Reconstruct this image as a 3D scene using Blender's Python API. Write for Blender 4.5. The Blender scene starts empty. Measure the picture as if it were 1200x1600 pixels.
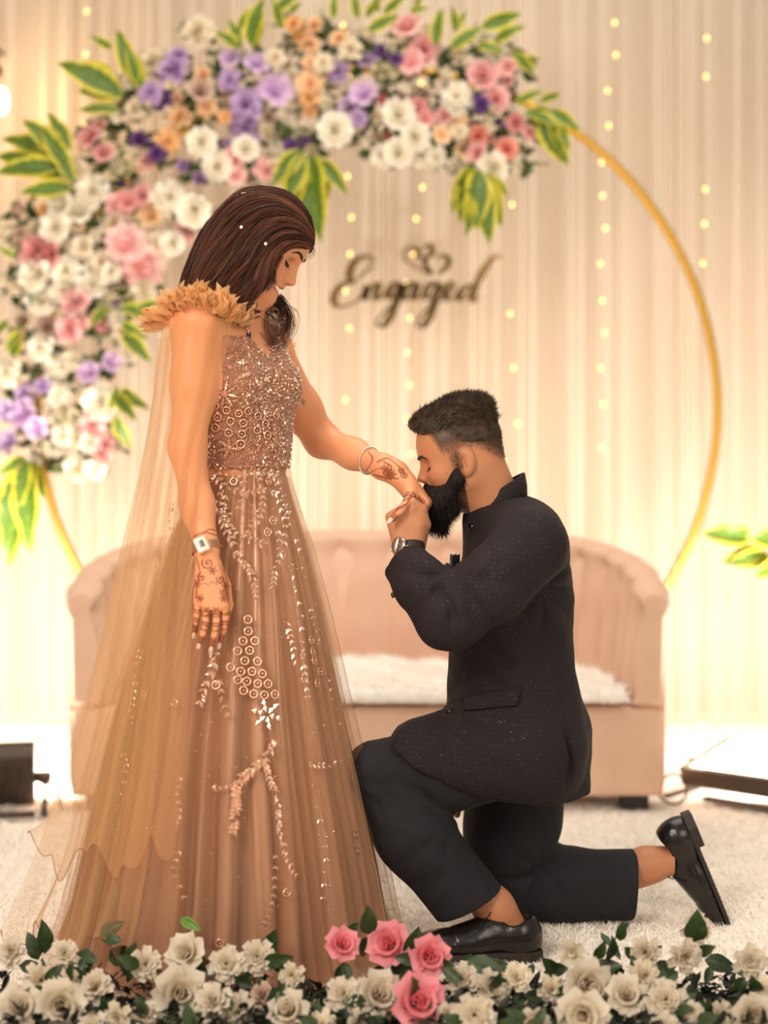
import bpy, math, random
import numpy as np
from mathutils import Vector, Matrix, Quaternion

scene = bpy.context.scene
COL = scene.collection
PI = math.pi
rnd = random.Random(7)

# ------------------------------------------------------------------ camera
CAM_D, CAM_H, FPX = 4.0, 1.2, 2800.0
cam_data = bpy.data.cameras.new('camera')
cam = bpy.data.objects.new('camera', cam_data)
COL.objects.link(cam)
cam.location = (0, -CAM_D, CAM_H)
cam.rotation_euler = (PI / 2, 0, 0)
cam_data.sensor_fit = 'VERTICAL'
cam_data.sensor_height = 36.0
cam_data.lens = 36.0 * FPX / 1600
cam_data.shift_y = -150 / 1600
cam_data.dof.use_dof = True
cam_data.dof.focus_distance = 3.97
cam_data.dof.aperture_fstop = 1.42
scene.camera = cam

# ------------------------------------------------------------------ world, lights, exposure
world = bpy.data.worlds.new('hall')
scene.world = world
world.use_nodes = True
bg = world.node_tree.nodes['Background']
bg.inputs[0].default_value = (1.0, 0.90, 0.79, 1)
bg.inputs[1].default_value = 0.40
scene.view_settings.view_transform = 'Standard'
scene.view_settings.look = 'None'
scene.view_settings.gamma = 1
scene.view_settings.use_curve_mapping = False
scene.view_settings.exposure = 0.0


def area(name, loc, target, size, power, color, size_y=None):
    d = bpy.data.lights.new(name, 'AREA')
    d.energy = power
    d.color = color
    d.size = size
    if size_y:
        d.shape = 'RECTANGLE'
        d.size_y = size_y
    o = bpy.data.objects.new(name, d)
    COL.objects.link(o)
    o.location = loc
    o.rotation_euler = (Vector(target) - Vector(loc)).to_track_quat('-Z', 'Y').to_euler()
    return o


WARM = (1.0, 0.885, 0.75)
area('key_light', (-1.5, -2.9, 2.6), (0.0, 0.2, 0.95), 1.2, 92, WARM)
area('fill_light', (1.7, -3.2, 2.1), (0.1, 0.2, 0.9), 1.4, 34, WARM)
area('overhead_fill', (0.2, 0.6, 3.6), (0.0, 1.3, 0.0), 2.4, 66, (1.0, 0.92, 0.81))  # unseen lamp added overhead to brighten the sofa and carpet


def P(px, py, Y=0.0):
    """photo pixel (1200x1600) at depth Y -> world point"""
    d = CAM_D + Y
    return np.array([(px - 600) / FPX * d, Y, CAM_H - (py - 650) / FPX * d])


def S(Y=0.0):
    return FPX / (CAM_D + Y)


# ------------------------------------------------------------------ helpers
def tag(o, label=None, cat=None, group=None, kind=None):
    if label: o['label'] = label
    if cat: o['category'] = cat
    if group: o['group'] = group
    if kind: o['kind'] = kind
    return o


def empty(name, loc, label, cat, group=None):
    o = bpy.data.objects.new(name, None)
    COL.objects.link(o)
    o.location = loc
    o.empty_display_size = 0.05
    return tag(o, label, cat, group)


def link(name, me, parent=None, loc=None):
    o = bpy.data.objects.new(name, me)
    COL.objects.link(o)
    if parent is not None:
        o.parent = parent
        pl = np.array(parent_world(parent))
        o.location = (Vector(loc) if loc is not None else Vector((0, 0, 0))) - Vector(pl)
    elif loc is not None:
        o.location = loc
    return o


def parent_world(o):
    t = Vector((0, 0, 0))
    while o is not None:
        t = t + o.location
        o = o.parent
    return t


class MB:
    """collects geometry (world coords) and links it as one mesh object"""
    def __init__(s):
        s.v = []; s.f = []; s.n = 0; s.uv = []; s.mi = []

    def add(s, V, F, uv=None, mi=0):
        V = np.asarray(V, float).reshape(-1, 3)
        s.v.append(V)
        n = s.n
        for f in F:
            s.f.append(tuple(int(i) + n for i in f)); s.mi.append(mi)
        s.uv.append(np.zeros((len(V), 2)) if uv is None else np.asarray(uv, float))
        s.n += len(V)
        return s

    def grid(s, V, nu, nv, uv=None, closed_u=False, closed_v=False, flip=False, mi=0):
        F = []
        for i in range(nu if closed_u else nu - 1):
            for j in range(nv if closed_v else nv - 1):
                a = i * nv + j; b = ((i + 1) % nu) * nv + j
                c = ((i + 1) % nu) * nv + (j + 1) % nv; d = i * nv + (j + 1) % nv
                F.append((a, d, c, b) if flip else (a, b, c, d))
        if uv is None:
            uu, vv = np.meshgrid(np.linspace(0, 1, nu), np.linspace(0, 1, nv), indexing='ij')
            uv = np.stack([uu.ravel(), vv.ravel()], 1)
        return s.add(V, F, uv, mi)

    def box(s, c, size, rot=None, bev=0.0, mi=0):
        hx, hy, hz = np.array(size) / 2
        if bev <= 0:
            V = np.array([[x, y, z] for x in (-hx, hx) for y in (-hy, hy) for z in (-hz, hz)])
            F = [(0, 1, 3, 2), (4, 6, 7, 5), (0, 4, 5, 1), (2, 3, 7, 6), (0, 2, 6, 4), (1, 5, 7, 3)]
        else:
            b = min(bev, hx * .95, hy * .95, hz * .95)
            n = 4; ang = [PI / 2 * k / n for k in range(n + 1)]
            ring = []
            for cx, cy, a0 in ((hx - b, hy - b, 0), (-hx + b, hy - b, PI / 2), (-hx + b, -hy + b, PI), (hx - b, -hy + b, 1.5 * PI)):
                for a in ang: ring.append((cx, cy, math.cos(a + a0), math.sin(a + a0)))
            ring = np.array(ring); m = len(ring)
            V = []; prof = [(-hz + b - b * math.cos(a), b * math.sin(a)) for a in ang] + [(hz - b + b * math.sin(a), b * math.cos(a)) for a in ang]
            for z, r in prof:
                V.append(np.stack([ring[:, 0] + ring[:, 2] * r, ring[:, 1] + ring[:, 3] * r, np.full(m, z)], 1))
            V = np.concatenate(V); k = len(prof); F = []
            for i in range(k - 1):
                for j in range(m):
                    F.append((i * m + j, i * m + (j + 1) % m, (i + 1) * m + (j + 1) % m, (i + 1) * m + j))
            F.append(tuple(range(m - 1, -1, -1))); F.append(tuple((k - 1) * m + j for j in range(m)))
        if rot is not None: V = V @ np.array(rot).T
        return s.add(V + np.array(c), F, mi=mi)

    def tube(s, pts, rad, n=8, cap=True, closed=False, flat=1.0, up=None, mi=0):
        pts = np.asarray(pts, float); m = len(pts)
        rad = np.full(m, rad) if np.isscalar(rad) else np.asarray(rad, float)
        T = np.gradient(pts, axis=0)
        if closed:
            T = np.roll(pts, -1, 0) - np.roll(pts, 1, 0)
        T /= np.linalg.norm(T, axis=1)[:, None] + 1e-12
        N = np.array(up, float) if up is not None else (np.array([0, 0, 1.]) if abs(T[0][2]) < .9 else np.array([1., 0, 0]))
        V = []
        for i in range(m):
            if up is not None: N = np.array(up, float)
            N = N - T[i] * np.dot(N, T[i]); N /= np.linalg.norm(N) + 1e-12
            B = np.cross(T[i], N)
            for k in range(n):
                a = 2 * PI * k / n
                V.append(pts[i] + rad[i] * (math.cos(a) * N * flat + math.sin(a) * B))
        F = []
        for i in range(m if closed else m - 1):
            for k in range(n):
                i2 = (i + 1) % m
                F.append((i * n + k, i2 * n + k, i2 * n + (k + 1) % n, i * n + (k + 1) % n))
        if cap and not closed:
            F.append(tuple(range(n))); F.append(tuple((m - 1) * n + k for k in range(n - 1, -1, -1)))
        return s.add(V, F, mi=mi)

    def ball(s, c, r, nu=10, nv=7, rot=None, mi=0):
        r = np.full(3, r) if np.isscalar(r) else np.array(r)
        V = [(0, 0, 1)]
        for j in range(1, nv):
            t = PI * j / nv
            for i in range(nu):
                a = 2 * PI * i / nu
                V.append((math.sin(t) * math.cos(a), math.sin(t) * math.sin(a), math.cos(t)))
        V.append((0, 0, -1)); V = np.array(V) * r
        F = []
        for i in range(nu): F.append((0, 1 + i, 1 + (i + 1) % nu))
        for j in range(nv - 2):
            for i in range(nu):
                a = 1 + j * nu
                F.append((a + i, a + nu + i, a + nu + (i + 1) % nu, a + (i + 1) % nu))
        a = 1 + (nv - 2) * nu; L = len(V) - 1
        for i in range(nu): F.append((a + (i + 1) % nu, a + i, L))
        if rot is not None: V = V @ np.array(rot).T
        return s.add(V + np.array(c), F, mi=mi)

    def mesh(s, name, mats, smooth=True):
        me = bpy.data.meshes.new(name)
        V = np.concatenate(s.v)
        me.from_pydata(V.tolist(), [], s.f)
        if not isinstance(mats, (list, tuple)): mats = [mats]
        for m in mats: me.materials.append(m)
        if len(mats) > 1: me.polygons.foreach_set('material_index', s.mi)
        if smooth: me.polygons.foreach_set('use_smooth', [True] * len(s.f))
        UV = np.concatenate(s.uv)
        lay = me.uv_layers.new(name='UVMap')
        li = np.empty(len(me.loops), int); me.loops.foreach_get('vertex_index', li)
        lay.data.foreach_set('uv', UV[li].ravel())
        me.update()
        return me

    def build(s, name, mats, parent=None, smooth=True, origin=None):
        """world geometry; the object's origin goes to its own base centre"""
        V = np.concatenate(s.v)
        if origin is None:
            origin = np.array([(V[:, 0].min() + V[:, 0].max()) / 2, (V[:, 1].min() + V[:, 1].max()) / 2, V[:, 2].min()])
        s.v = [V - origin]
        o = link(name, s.mesh(name, mats, smooth), parent, origin)
        return o


def np_mesh(name, V, F, mat, cols=None, smooth=True):
    """V (n,3), F (m,k) numpy"""
    me = bpy.data.meshes.new(name)
    F = np.asarray(F, np.int32); k = F.shape[1]
    me.vertices.add(len(V)); me.vertices.foreach_set('co', np.asarray(V, np.float32).ravel())
    me.loops.add(F.size); me.loops.foreach_set('vertex_index', F.ravel())
    me.polygons.add(len(F))
    me.polygons.foreach_set('loop_start', np.arange(0, F.size, k, dtype=np.int32))
    me.polygons.foreach_set('loop_total', np.full(len(F), k, np.int32))
    if smooth: me.polygons.foreach_set('use_smooth', np.ones(len(F), bool))
    for m in (mat if isinstance(mat, (list, tuple)) else [mat]): me.materials.append(m)
    if cols is not None:
        at = me.color_attributes.new('Col', 'FLOAT_COLOR', 'POINT')
        c = np.ones((len(V), 4), np.float32); c[:, :3] = cols
        at.data.foreach_set('color', c.ravel())
    me.update(calc_edges=True)
    me.validate()
    return me


def srgb(r, g, b):
    f = lambda c: c / 12.92 if c <= .04045 else ((c + .055) / 1.055) ** 2.4
    return (f(r / 255), f(g / 255), f(b / 255), 1)


# ------------------------------------------------------------------ materials
class NT:
    def __init__(s, name):
        s.m = bpy.data.materials.new(name); s.m.use_nodes = True
        s.t = s.m.node_tree; s.b = s.t.nodes['Principled BSDF']; s.out = s.t.nodes['Material Output']

    def n(s, typ, **kw):
        nd = s.t.nodes.new(typ)
        for k, v in kw.items():
            if k.startswith('i_'):
                key = k[2:]
                nd.inputs[int(key) if key.isdigit() else key].default_value = v
            else: setattr(nd, k, v)
        return nd

    def l(s, a, b): s.t.links.new(a, b)

    def noise(s, scale, detail=3, vec=None, rough=.5):
        nd = s.n('ShaderNodeTexNoise'); nd.inputs['Scale'].default_value = scale
        nd.inputs['Detail'].default_value = detail; nd.inputs['Roughness'].default_value = rough
        if vec is not None: s.l(vec, nd.inputs['Vector'])
        return nd

    def coord(s, which='Object'): return s.n('ShaderNodeTexCoord').outputs[which]

    def mapped(s, scale, which='Object', rot=(0, 0, 0)):
        mp = s.n('ShaderNodeMapping'); mp.inputs['Scale'].default_value = scale; mp.inputs['Rotation'].default_value = rot
        s.l(s.coord(which), mp.inputs['Vector']); return mp.outputs[0]

    def ramp(s, fac, stops):
        r = s.n('ShaderNodeValToRGB'); e = r.color_ramp.elements
        while len(e) < len(stops): e.new(.5)
        for k, (p, c) in enumerate(stops): e[k].position = p; e[k].color = c
        s.l(fac, r.inputs[0]); return r.outputs[0]

    def bump(s, h, strength=.3, dist=.01):
        b = s.n('ShaderNodeBump'); b.inputs['Strength'].default_value = strength; b.inputs['Distance'].default_value = dist
        s.l(h, b.inputs['Height']); s.l(b.outputs[0], s.b.inputs['Normal']); return b

    def set(s, **kw):
        for k, v in kw.items(): s.b.inputs[k.replace('_', ' ')].default_value = v
        return s


def mat(name, col, rough=.6, metal=0, var=0, scale=20, bump=0, bscale=60, spec=.5, sheen=0, sss=0, trans=0):
    t = NT(name); t.set(Roughness=rough, Metallic=metal, Base_Color=col)
    t.b.inputs['Specular IOR Level'].default_value = spec
    if sheen: t.b.inputs['Sheen Weight'].default_value = sheen; t.b.inputs['Sheen Roughness'].default_value = .4
    if sss: t.b.inputs['Subsurface Weight'].default_value = sss; t.b.inputs['Subsurface Radius'].default_value = (.012, .005, .003); t.b.inputs['Subsurface Scale'].default_value = 1
    if var:
        nz = t.noise(scale, 4, t.coord())
        lo = tuple(c * (1 - var) for c in col[:3]) + (1,); hi = tuple(min(1, c * (1 + var)) for c in col[:3]) + (1,)
        t.l(t.ramp(nz.outputs[0], [(.3, lo), (.7, hi)]), t.b.inputs['Base Color'])
    if bump: t.bump(t.noise(bscale, 4, t.coord()).outputs[0], bump, .01)
    return t.m


def petal_mat(name, c_in, c_out):
    """petal colour runs from the base (u=0) to the rim (u=1); thin and a little translucent"""
    t = NT(name); t.set(Roughness=.55)
    t.b.inputs['Specular IOR Level'].default_value = .25
    sx = t.n('ShaderNodeSeparateXYZ'); t.l(t.coord('UV'), sx.inputs[0])
    t.l(t.ramp(sx.outputs[0], [(.0, c_in), (.75, c_out)]), t.b.inputs['Base Color'])
    tr = t.n('ShaderNodeBsdfTranslucent'); tr.inputs[0].default_value = c_out
    mx = t.n('ShaderNodeMixShader'); mx.inputs[0].default_value = .3
    t.l(t.b.outputs[0], mx.inputs[1]); t.l(tr.outputs[0], mx.inputs[2]); t.l(mx.outputs[0], t.out.inputs[0])
    return t.m


def sheer_mat(name, col, lo, hi, blend=.5, tint=None, sheen=.3):
    """tulle or voile: denser where it is seen edge on"""
    t = NT(name)
    lw = t.n('ShaderNodeLayerWeight'); lw.inputs['Blend'].default_value = blend
    mr = t.n('ShaderNodeMapRange'); mr.inputs['To Min'].default_value = lo; mr.inputs['To Max'].default_value = hi
    t.l(lw.outputs['Facing'], mr.inputs['Value'])
    df = t.n('ShaderNodeBsdfDiffuse'); df.inputs[0].default_value = col
    tl = t.n('ShaderNodeBsdfTranslucent'); tl.inputs[0].default_value = col
    m1 = t.n('ShaderNodeMixShader'); m1.inputs[0].default_value = .45
    t.l(df.outputs[0], m1.inputs[1]); t.l(tl.outputs[0], m1.inputs[2])
    tp = t.n('ShaderNodeBsdfTransparent')
    if tint: tp.inputs[0].default_value = tint
    m2 = t.n('ShaderNodeMixShader'); t.l(mr.outputs[0], m2.inputs[0])
    t.l(tp.outputs[0], m2.inputs[1]); t.l(m1.outputs[0], m2.inputs[2]); t.l(m2.outputs[0], t.out.inputs[0])
    return t.m


def emit_mat(name, col, strength):
    t = NT(name); t.set(Base_Color=(0, 0, 0, 1)); t.b.inputs['Emission Color'].default_value = col
    t.b.inputs['Emission Strength'].default_value = strength
    return t.m


# ------------------------------------------------------------------ implicit surfaces -> one smooth mesh
def V3(*a): return np.array(a, float)


def rcone(p, a, b, ra, rb):
    ba = b - a; h = np.clip(((p - a) @ ba) / (ba @ ba + 1e-12), 0, 1)
    return np.linalg.norm(p - a - h[:, None] * ba, axis=1) - (ra + (rb - ra) * h)


def ell(p, c, r, R=None):
    q = p - c
    if R is not None: q = q @ R          # columns of R are the ellipsoid's axes
    r = np.asarray(r, float)
    k0 = np.linalg.norm(q / r, axis=1); k1 = np.linalg.norm(q / (r * r), axis=1) + 1e-9
    return k0 * (k0 - 1) / k1


def smin(a, b, k):
    if k <= 0: return np.minimum(a, b)
    h = np.maximum(k - np.abs(a - b), 0) / k
    return np.minimum(a, b) - h * h * k * .25


def smax(a, b, k): return -smin(-a, -b, k)


def chain(p, pts, rads, k=.02):
    d = None
    for i in range(len(pts) - 1):
        e = rcone(p, pts[i], pts[i + 1], rads[i], rads[i + 1])
        d = e if d is None else smin(d, e, k)
    return d


def poly_sd(x, z, poly):
    """signed distance to a closed polygon (negative inside)"""
    poly = np.asarray(poly, float); n = len(poly)
    d = np.full(x.shape, 1e9); s = np.ones(x.shape)
    for i in range(n):
        a = poly[i]; b = poly[i - 1]
        ex, ez = b - a; wx = x - a[0]; wz = z - a[1]
        t = np.clip((wx * ex + wz * ez) / (ex * ex + ez * ez + 1e-12), 0, 1)
        d = np.minimum(d, (wx - ex * t) ** 2 + (wz - ez * t) ** 2)
        c1 = z >= a[1]; c2 = z < b[1]; c3 = ex * wz > ez * wx
        s = np.where((c1 & c2 & c3) | (~c1 & ~c2 & ~c3), -s, s)
    return s * np.sqrt(d)


def mesh_sdf(f, lo, hi, h, levels=3, slack=1.5):
    lo = np.asarray(lo, float); hi = np.asarray(hi, float)
    Hc = h * 2 ** levels
    n = np.ceil((hi - lo) / Hc).astype(int)
    cells = np.stack(np.meshgrid(*[np.arange(k) for k in n], indexing='ij'), -1).reshape(-1, 3)
    offs = np.array([[i, j, k] for i in (0, 1) for j in (0, 1) for k in (0, 1)])
    H = Hc
    for lev in range(levels + 1):
        c = lo + (cells + .5) * H
        d = f(c)
        cells = cells[np.abs(d) < H * .87 * slack]
        if lev < levels:
            cells = (cells[:, None, :] * 2 + offs[None]).reshape(-1, 3); H /= 2
    B = 1 << 20
    enc = lambda c: ((c[..., 0].astype(np.int64) + 8) * B + (c[..., 1] + 8)) * B + (c[..., 2] + 8)
    cor = enc(cells[:, None, :] + offs[None])
    u, inv = np.unique(cor, return_inverse=True)
    up = np.stack([u // (B * B) - 8, (u // B) % B - 8, u % B - 8], 1)
    val = f(lo + up * h)
    cv = val[inv.reshape(cor.shape)]
    act = (cv.min(1) < 0) & (cv.max(1) >= 0)
    cells = cells[act]; cv = cv[act]
    E = [(a, b) for a in range(8) for b in range(a + 1, 8) if np.abs(offs[a] - offs[b]).sum() == 1]
    acc = np.zeros((len(cells), 3)); cnt = np.zeros(len(cells))
    for a, b in E:
        m = (cv[:, a] < 0) != (cv[:, b] < 0)
        t = np.where(m, cv[:, a] / np.where(m, cv[:, a] - cv[:, b], 1), 0)
        pt = offs[a] + t[:, None] * (offs[b] - offs[a])
        acc += pt * m[:, None]; cnt += m
    V = lo + (cells + acc / cnt[:, None]) * h
    ce = enc(cells); order = np.argsort(ce); ces = ce[order]

    def look(c):
        e = enc(c); i = np.clip(np.searchsorted(ces, e), 0, len(ces) - 1)
        return np.where(ces[i] == e, order[i], -1)
    F = []
    for ax, (cb, u1, v1) in enumerate(((4, 1, 2), (2, 2, 0), (1, 0, 1))):
        m = (cv[:, 0] < 0) != (cv[:, cb] < 0)
        c = cells[m]; eu = np.eye(3, dtype=int)[u1]; ev = np.eye(3, dtype=int)[v1]
        q = np.stack([look(c), look(c - eu), look(c - eu - ev), look(c - ev)], 1)
        neg = cv[m, 0] < 0
        q[~neg] = q[~neg][:, ::-1]
        F.append(q[(q >= 0).all(1)])
    return V, np.concatenate(F)


def join_vf(parts):
    Vs, Fs, n = [], [], 0
    for V, F in parts:
        Vs.append(V); Fs.append(F + n); n += len(V)
    return np.concatenate(Vs), np.concatenate(Fs)


def vnormals(V, F):
    a, b, c = V[F[:, 0]], V[F[:, 1]], V[F[:, 2]]
    fn = np.cross(b - a, c - a); N = np.zeros_like(V)
    for k in range(F.shape[1]): np.add.at(N, F[:, k], fn)
    return N / (np.linalg.norm(N, axis=1)[:, None] + 1e-12)


def catmull(pts, n):
    pts = np.asarray(pts, float); m = len(pts)
    q = np.vstack([2 * pts[0] - pts[1], pts, 2 * pts[-1] - pts[-2]])
    t = np.linspace(0, m - 1 - 1e-9, n); i = t.astype(int); u = (t - i)[:, None]
    p0, p1, p2, p3 = q[i], q[i + 1], q[i + 2], q[i + 3]
    return .5 * (2 * p1 + (p2 - p0) * u + (2 * p0 - 5 * p1 + 4 * p2 - p3) * u ** 2 + (3 * p1 - p0 - 3 * p2 + p3) * u ** 3)


def strand_cols(n, K, c, seed, ids=None, var=.35):
    """one colour per strand, two verts per step"""
    r = np.random.RandomState(seed); k = r.uniform(0, 1, n) if ids is None else (.65 * r.uniform(0, 1, ids.max() + 1)[ids] + .35 * r.uniform(0, 1, n))
    a_, b_ = np.array(c[0][:3]), np.array(c[1][:3]); col = a_ + (b_ - a_) * (k ** 1.6)[:, None]
    return np.repeat(col, K * 2, 0)


def ribbons(curves, w, seed=0, taper=True):
    """curves (N,K,3) -> flat strand strips, each with its own facing; returns V,F"""
    r = np.random.RandomState(seed); N, K, _ = curves.shape
    T = np.gradient(curves, axis=1); T /= np.linalg.norm(T, axis=2, keepdims=True) + 1e-9
    a = r.normal(size=(N, 1, 3)); B = np.cross(T, a); B /= np.linalg.norm(B, axis=2, keepdims=True) + 1e-9
    ww = np.full((1, K, 1), w) * (np.linspace(1, .25, K)[None, :, None] if taper else 1) * r.uniform(.6, 1.3, (N, 1, 1))
    V = np.stack([curves - B * ww, curves + B * ww], 2).reshape(-1, 3)
    base = (np.arange(N) * K * 2)[:, None] + np.arange(K - 1)[None] * 2
    F = np.stack([base, base + 1, base + 3, base + 2], -1).reshape(-1, 4)
    return V, F
# ================================================================== SETTING
M_floor = mat('carpet_white', srgb(250, 242, 230), .95, var=.04, scale=9, bump=.6, bscale=90)
M_pile = mat('carpet_pile', srgb(254, 247, 238), .95)
fl = MB()
fl.grid(np.array([[x, y, 0] for x in np.linspace(-5, 5, 21) for y in np.linspace(-6, 3.4, 20)]), 21, 20)
FLOOR = tag(fl.build('floor', M_floor), kind='structure')
wb = MB().box((0, 3.3, 1.6), (10, .12, 3.2))
tag(wb.build('wall_back', mat('wall_cream', srgb(196, 172, 146), .8), smooth=False), kind='structure')

# carpet pile: nobody could count the tufts
r = np.random.RandomState(3)
NB = 210000
d = 1 / (r.uniform(1 / 6.95, 1 / 3.3, NB))          # as many tufts per picture row
yy = d - CAM_D; xx = r.uniform(-.36, .36, NB) * d
b0 = np.stack([xx, yy, np.full(NB, -.002)], 1)
ang = r.uniform(0, 2 * PI, NB)
ln = r.uniform(.010, .024, NB); lean = r.uniform(.5, 1.3, NB)
tip = b0 + np.stack([np.cos(ang) * ln * lean, np.sin(ang) * ln * lean, ln * .8], 1)
w = (d * .0006)[:, None]
side = np.stack([-np.sin(ang), np.cos(ang), np.zeros(NB)], 1) * w
side2 = r.normal(size=(NB, 3)); side2[:, 2] *= .2; side2 *= w / (np.linalg.norm(side2, axis=1)[:, None])
V = np.stack([b0 - side2, b0 + side2, tip], 1).reshape(-1, 3)
o = link('carpet_pile', np_mesh('carpet_pile', V, np.arange(NB * 3).reshape(-1, 3), M_pile, smooth=False), FLOOR, (0, 0, 0))
o['kind'] = 'stuff'

# ---- sheer curtains: five panels hung side by side in front of the wall
M_voile = sheer_mat('voile_white', srgb(255, 248, 238), .26, .99, .66)
M_rod = mat('curtain_rod_steel', srgb(170, 165, 160), .4, 1)
CH = 3.05


def curtain_panel(x0, x1, y0, label, seed):
    r = random.Random(seed)
    n = int((x1 - x0) / .005)
    xs = np.linspace(x0, x1, n)
    zs = np.linspace(.012, CH, 14)
    # flat runs broken by narrow gathered pleats at uneven distances, on a slow swell
    dep = np.zeros(n); x = x0 + .02
    swell = .010 * np.sin(xs * 11 + seed) + .006 * np.sin(xs * 29 + seed * 2)
    pl = []
    while x < x1:
        pl.append((x, r.uniform(.008, .017), r.uniform(.028, .065), r.uniform(-.02, .02)))
        x += r.choice([.04, .055, .075, .10, .15])
    V = np.zeros((n, len(zs), 3))
    for k, z in enumerate(zs):
        t = z / CH
        dep = swell * (1.2 - .4 * t)
        for (xc, wd, am, dr) in pl:
            xk = xc + dr * (t - .5)
            dep = dep - am * (1.1 - .35 * t) * np.exp(-((xs - xk) / wd) ** 2)
        V[:, k, 0] = xs; V[:, k, 1] = y0 + dep + .02; V[:, k, 2] = z
    V = V.reshape(-1, 3)
    b = MB(); b.grid(np.array(V), n, len(zs))
    o = b.build('sheer_curtain', M_voile)
    tag(o, label, 'curtain', 'sheer curtains behind the stage')


for k, (x0, x1, lb) in enumerate((
        (-3.6, -2.36, 'sheer white gathered curtain panel outermost on the left, beyond the wall lamp'),
        (2.36, 3.6, 'sheer white gathered curtain panel outermost on the right, beyond the leaf spray'),
        (-2.35, -1.205, 'sheer white gathered curtain panel at the far left behind the wall lamp'),
        (-1.20, -.615, 'sheer white gathered curtain panel behind the left mass of arch flowers'),
        (-.61, .315, 'sheer white gathered curtain panel behind the gold script sign'),
        (.32, 1.145, 'sheer white gathered curtain panel behind the bare right side of the gold ring'),
        (1.15, 2.35, 'sheer white gathered curtain panel at the far right beyond the gold ring'))):
    curtain_panel(x0, x1, 3.02 + .03 * (k % 2), lb, k + 3)
cr = MB().tube([(-3.65, 3.04, CH + .03), (3.65, 3.04, CH + .01)], .014, 10)
tag(cr.build('curtain_rod', M_rod), 'steel rod carrying the sheer curtains above the stage', 'curtain rod')

# ---- wall lamp at the left edge of the frame
M_dark = mat('lamp_bronze', srgb(70, 45, 25), .4, .6)
lp = P(-8, 118, 2.9)
la = empty('wall_lamp', lp + V3(0, 0, -.12), 'small glowing bulb lamp with dark cap at upper left on curtain', 'lamp')
b = MB(); b.tube([lp + V3(0, 0, .10), lp + V3(0, 0, .035), lp + V3(0, 0, .03), lp], [.010, .012, .03, .033], 14)
b.build('lamp_cap', M_dark, la)
b = MB(); b.tube([lp + V3(0, 0, .095), lp + V3(0, .05, .11), lp + V3(0, .16, .11)], .007, 8); b.build('lamp_arm', M_dark, la)
gl = P(2, 158, 2.88)
b = MB(); b.ball(gl, (.026, .026, .05), 14, 10); b.build('light_bulb', emit_mat('bulb_glow', (1, .72, .34, 1), 30), la)
pl = bpy.data.lights.new('wall_lamp_light', 'POINT'); pl.energy = 7.0; pl.color = (1, .66, .3); pl.shadow_soft_size = .03
po = bpy.data.objects.new('wall_lamp_light', pl); COL.objects.link(po); po.location = gl + V3(.0, -.07, 0)

# ---- flood lamps on the floor, aimed up at the curtains
M_black = mat('flood_black_metal', srgb(74, 61, 51), .5, .3, bump=.1)
M_lens = emit_mat('flood_lens', (1, .86, .62, 1), 7)


def flood(cx, cy, yaw, tilt, label, W=.44, D=.30, power=40, aim=(0, 3, 1)):
    root = empty('flood_light', (cx, cy, .012), label, 'lamp')
    Rz = np.array(Matrix.Rotation(yaw, 3, 'Z')); Rt = Rz @ np.array(Matrix.Rotation(tilt, 3, 'X'))
    c = V3(cx, cy, .105)
    b = MB(); b.box(c, (W, D, .055), Rt, .012)
    for k in range(9):
        b.box(c + Rt @ V3((k - 4) * W / 10, 0, -.030), (.008, D * .6, .010), Rt)
    b.build('lamp_housing', M_black, root)
    b = MB()
    for s in (-1, 1):
        b.box(c + Rt @ V3(0, s * (D / 2 - .012), .0265), (W, .024, .012), Rt, .003)
        b.box(c + Rt @ V3(s * (W / 2 - .012), 0, .0265), (.024, D, .012), Rt, .003)
    b.build('lamp_bezel', M_black, root)
    b = MB(); b.box(c + Rt @ V3(0, 0, .0310), (W - .055, D - .055, .006), Rt); b.build('lamp_lens', M_lens, root)
    b = MB()
    b.box(V3(cx, cy - D * .55, .022) , (W + .06, .035, .012), Rz)
    for s in (-1, 1):
        b.box(V3(cx, cy, .0) + Rz @ V3(s * (W / 2 + .03), -D * .28, .022), (.02, D * .62, .012), Rz)
        b.box(V3(cx, cy, .0) + Rz @ V3(s * (W / 2 + .03), 0, .06), (.012, .035, .085), Rz)
        b.tube([V3(cx, cy, .1) + Rz @ V3(s * (W / 2 - .01), 0, 0), V3(cx, cy, .1) + Rz @ V3(s * (W / 2 + .05), 0, 0)], .016, 10)
    b.build('lamp_bracket', M_black, root)
    L = area('flood_beam', tuple(c + Rt @ V3(0, 0, .06)), aim, W - .06, power, (1, .95, .86), D - .06)
    return root, Rz


fr, Rz = flood(1.21, 1.50, -.70, .17, 'black flood lamp with lit white panel on the carpet right of the sofa', .52, .30, 74, (1.15, 3.1, .80))
fl2, Rz2 = flood(-1.27, 1.42, .18, -.75, 'black flood lamp seen from its dark back on the carpet at far left', .42, .28, 70, (-1.25, 3.1, .8))
M_cable = mat('cable_black', srgb(60, 50, 42), .5)
b = MB(); b.tube(catmull([P(62, 1222, 1.42), P(75, 1224, 1.4), P(88, 1233, 1.35), P(97, 1250, 1.42) * V3(1, 1, 0) + V3(0, 0, .008)], 14), .0045, 8)
b.build('power_cable', M_cable, fl2)
b = MB(); a = np.linspace(0, 2 * PI, 26)
cc = P(1051, 1233, 1.45)
b.tube(np.stack([cc[0] + .043 * np.cos(a), np.full(26, 1.45) + .01 * np.sin(2 * a), np.maximum(cc[2] + .046 * np.sin(a), .006)], 1), .004, 8, closed=False)
b.build('power_cable', M_cable, fr)

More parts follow.
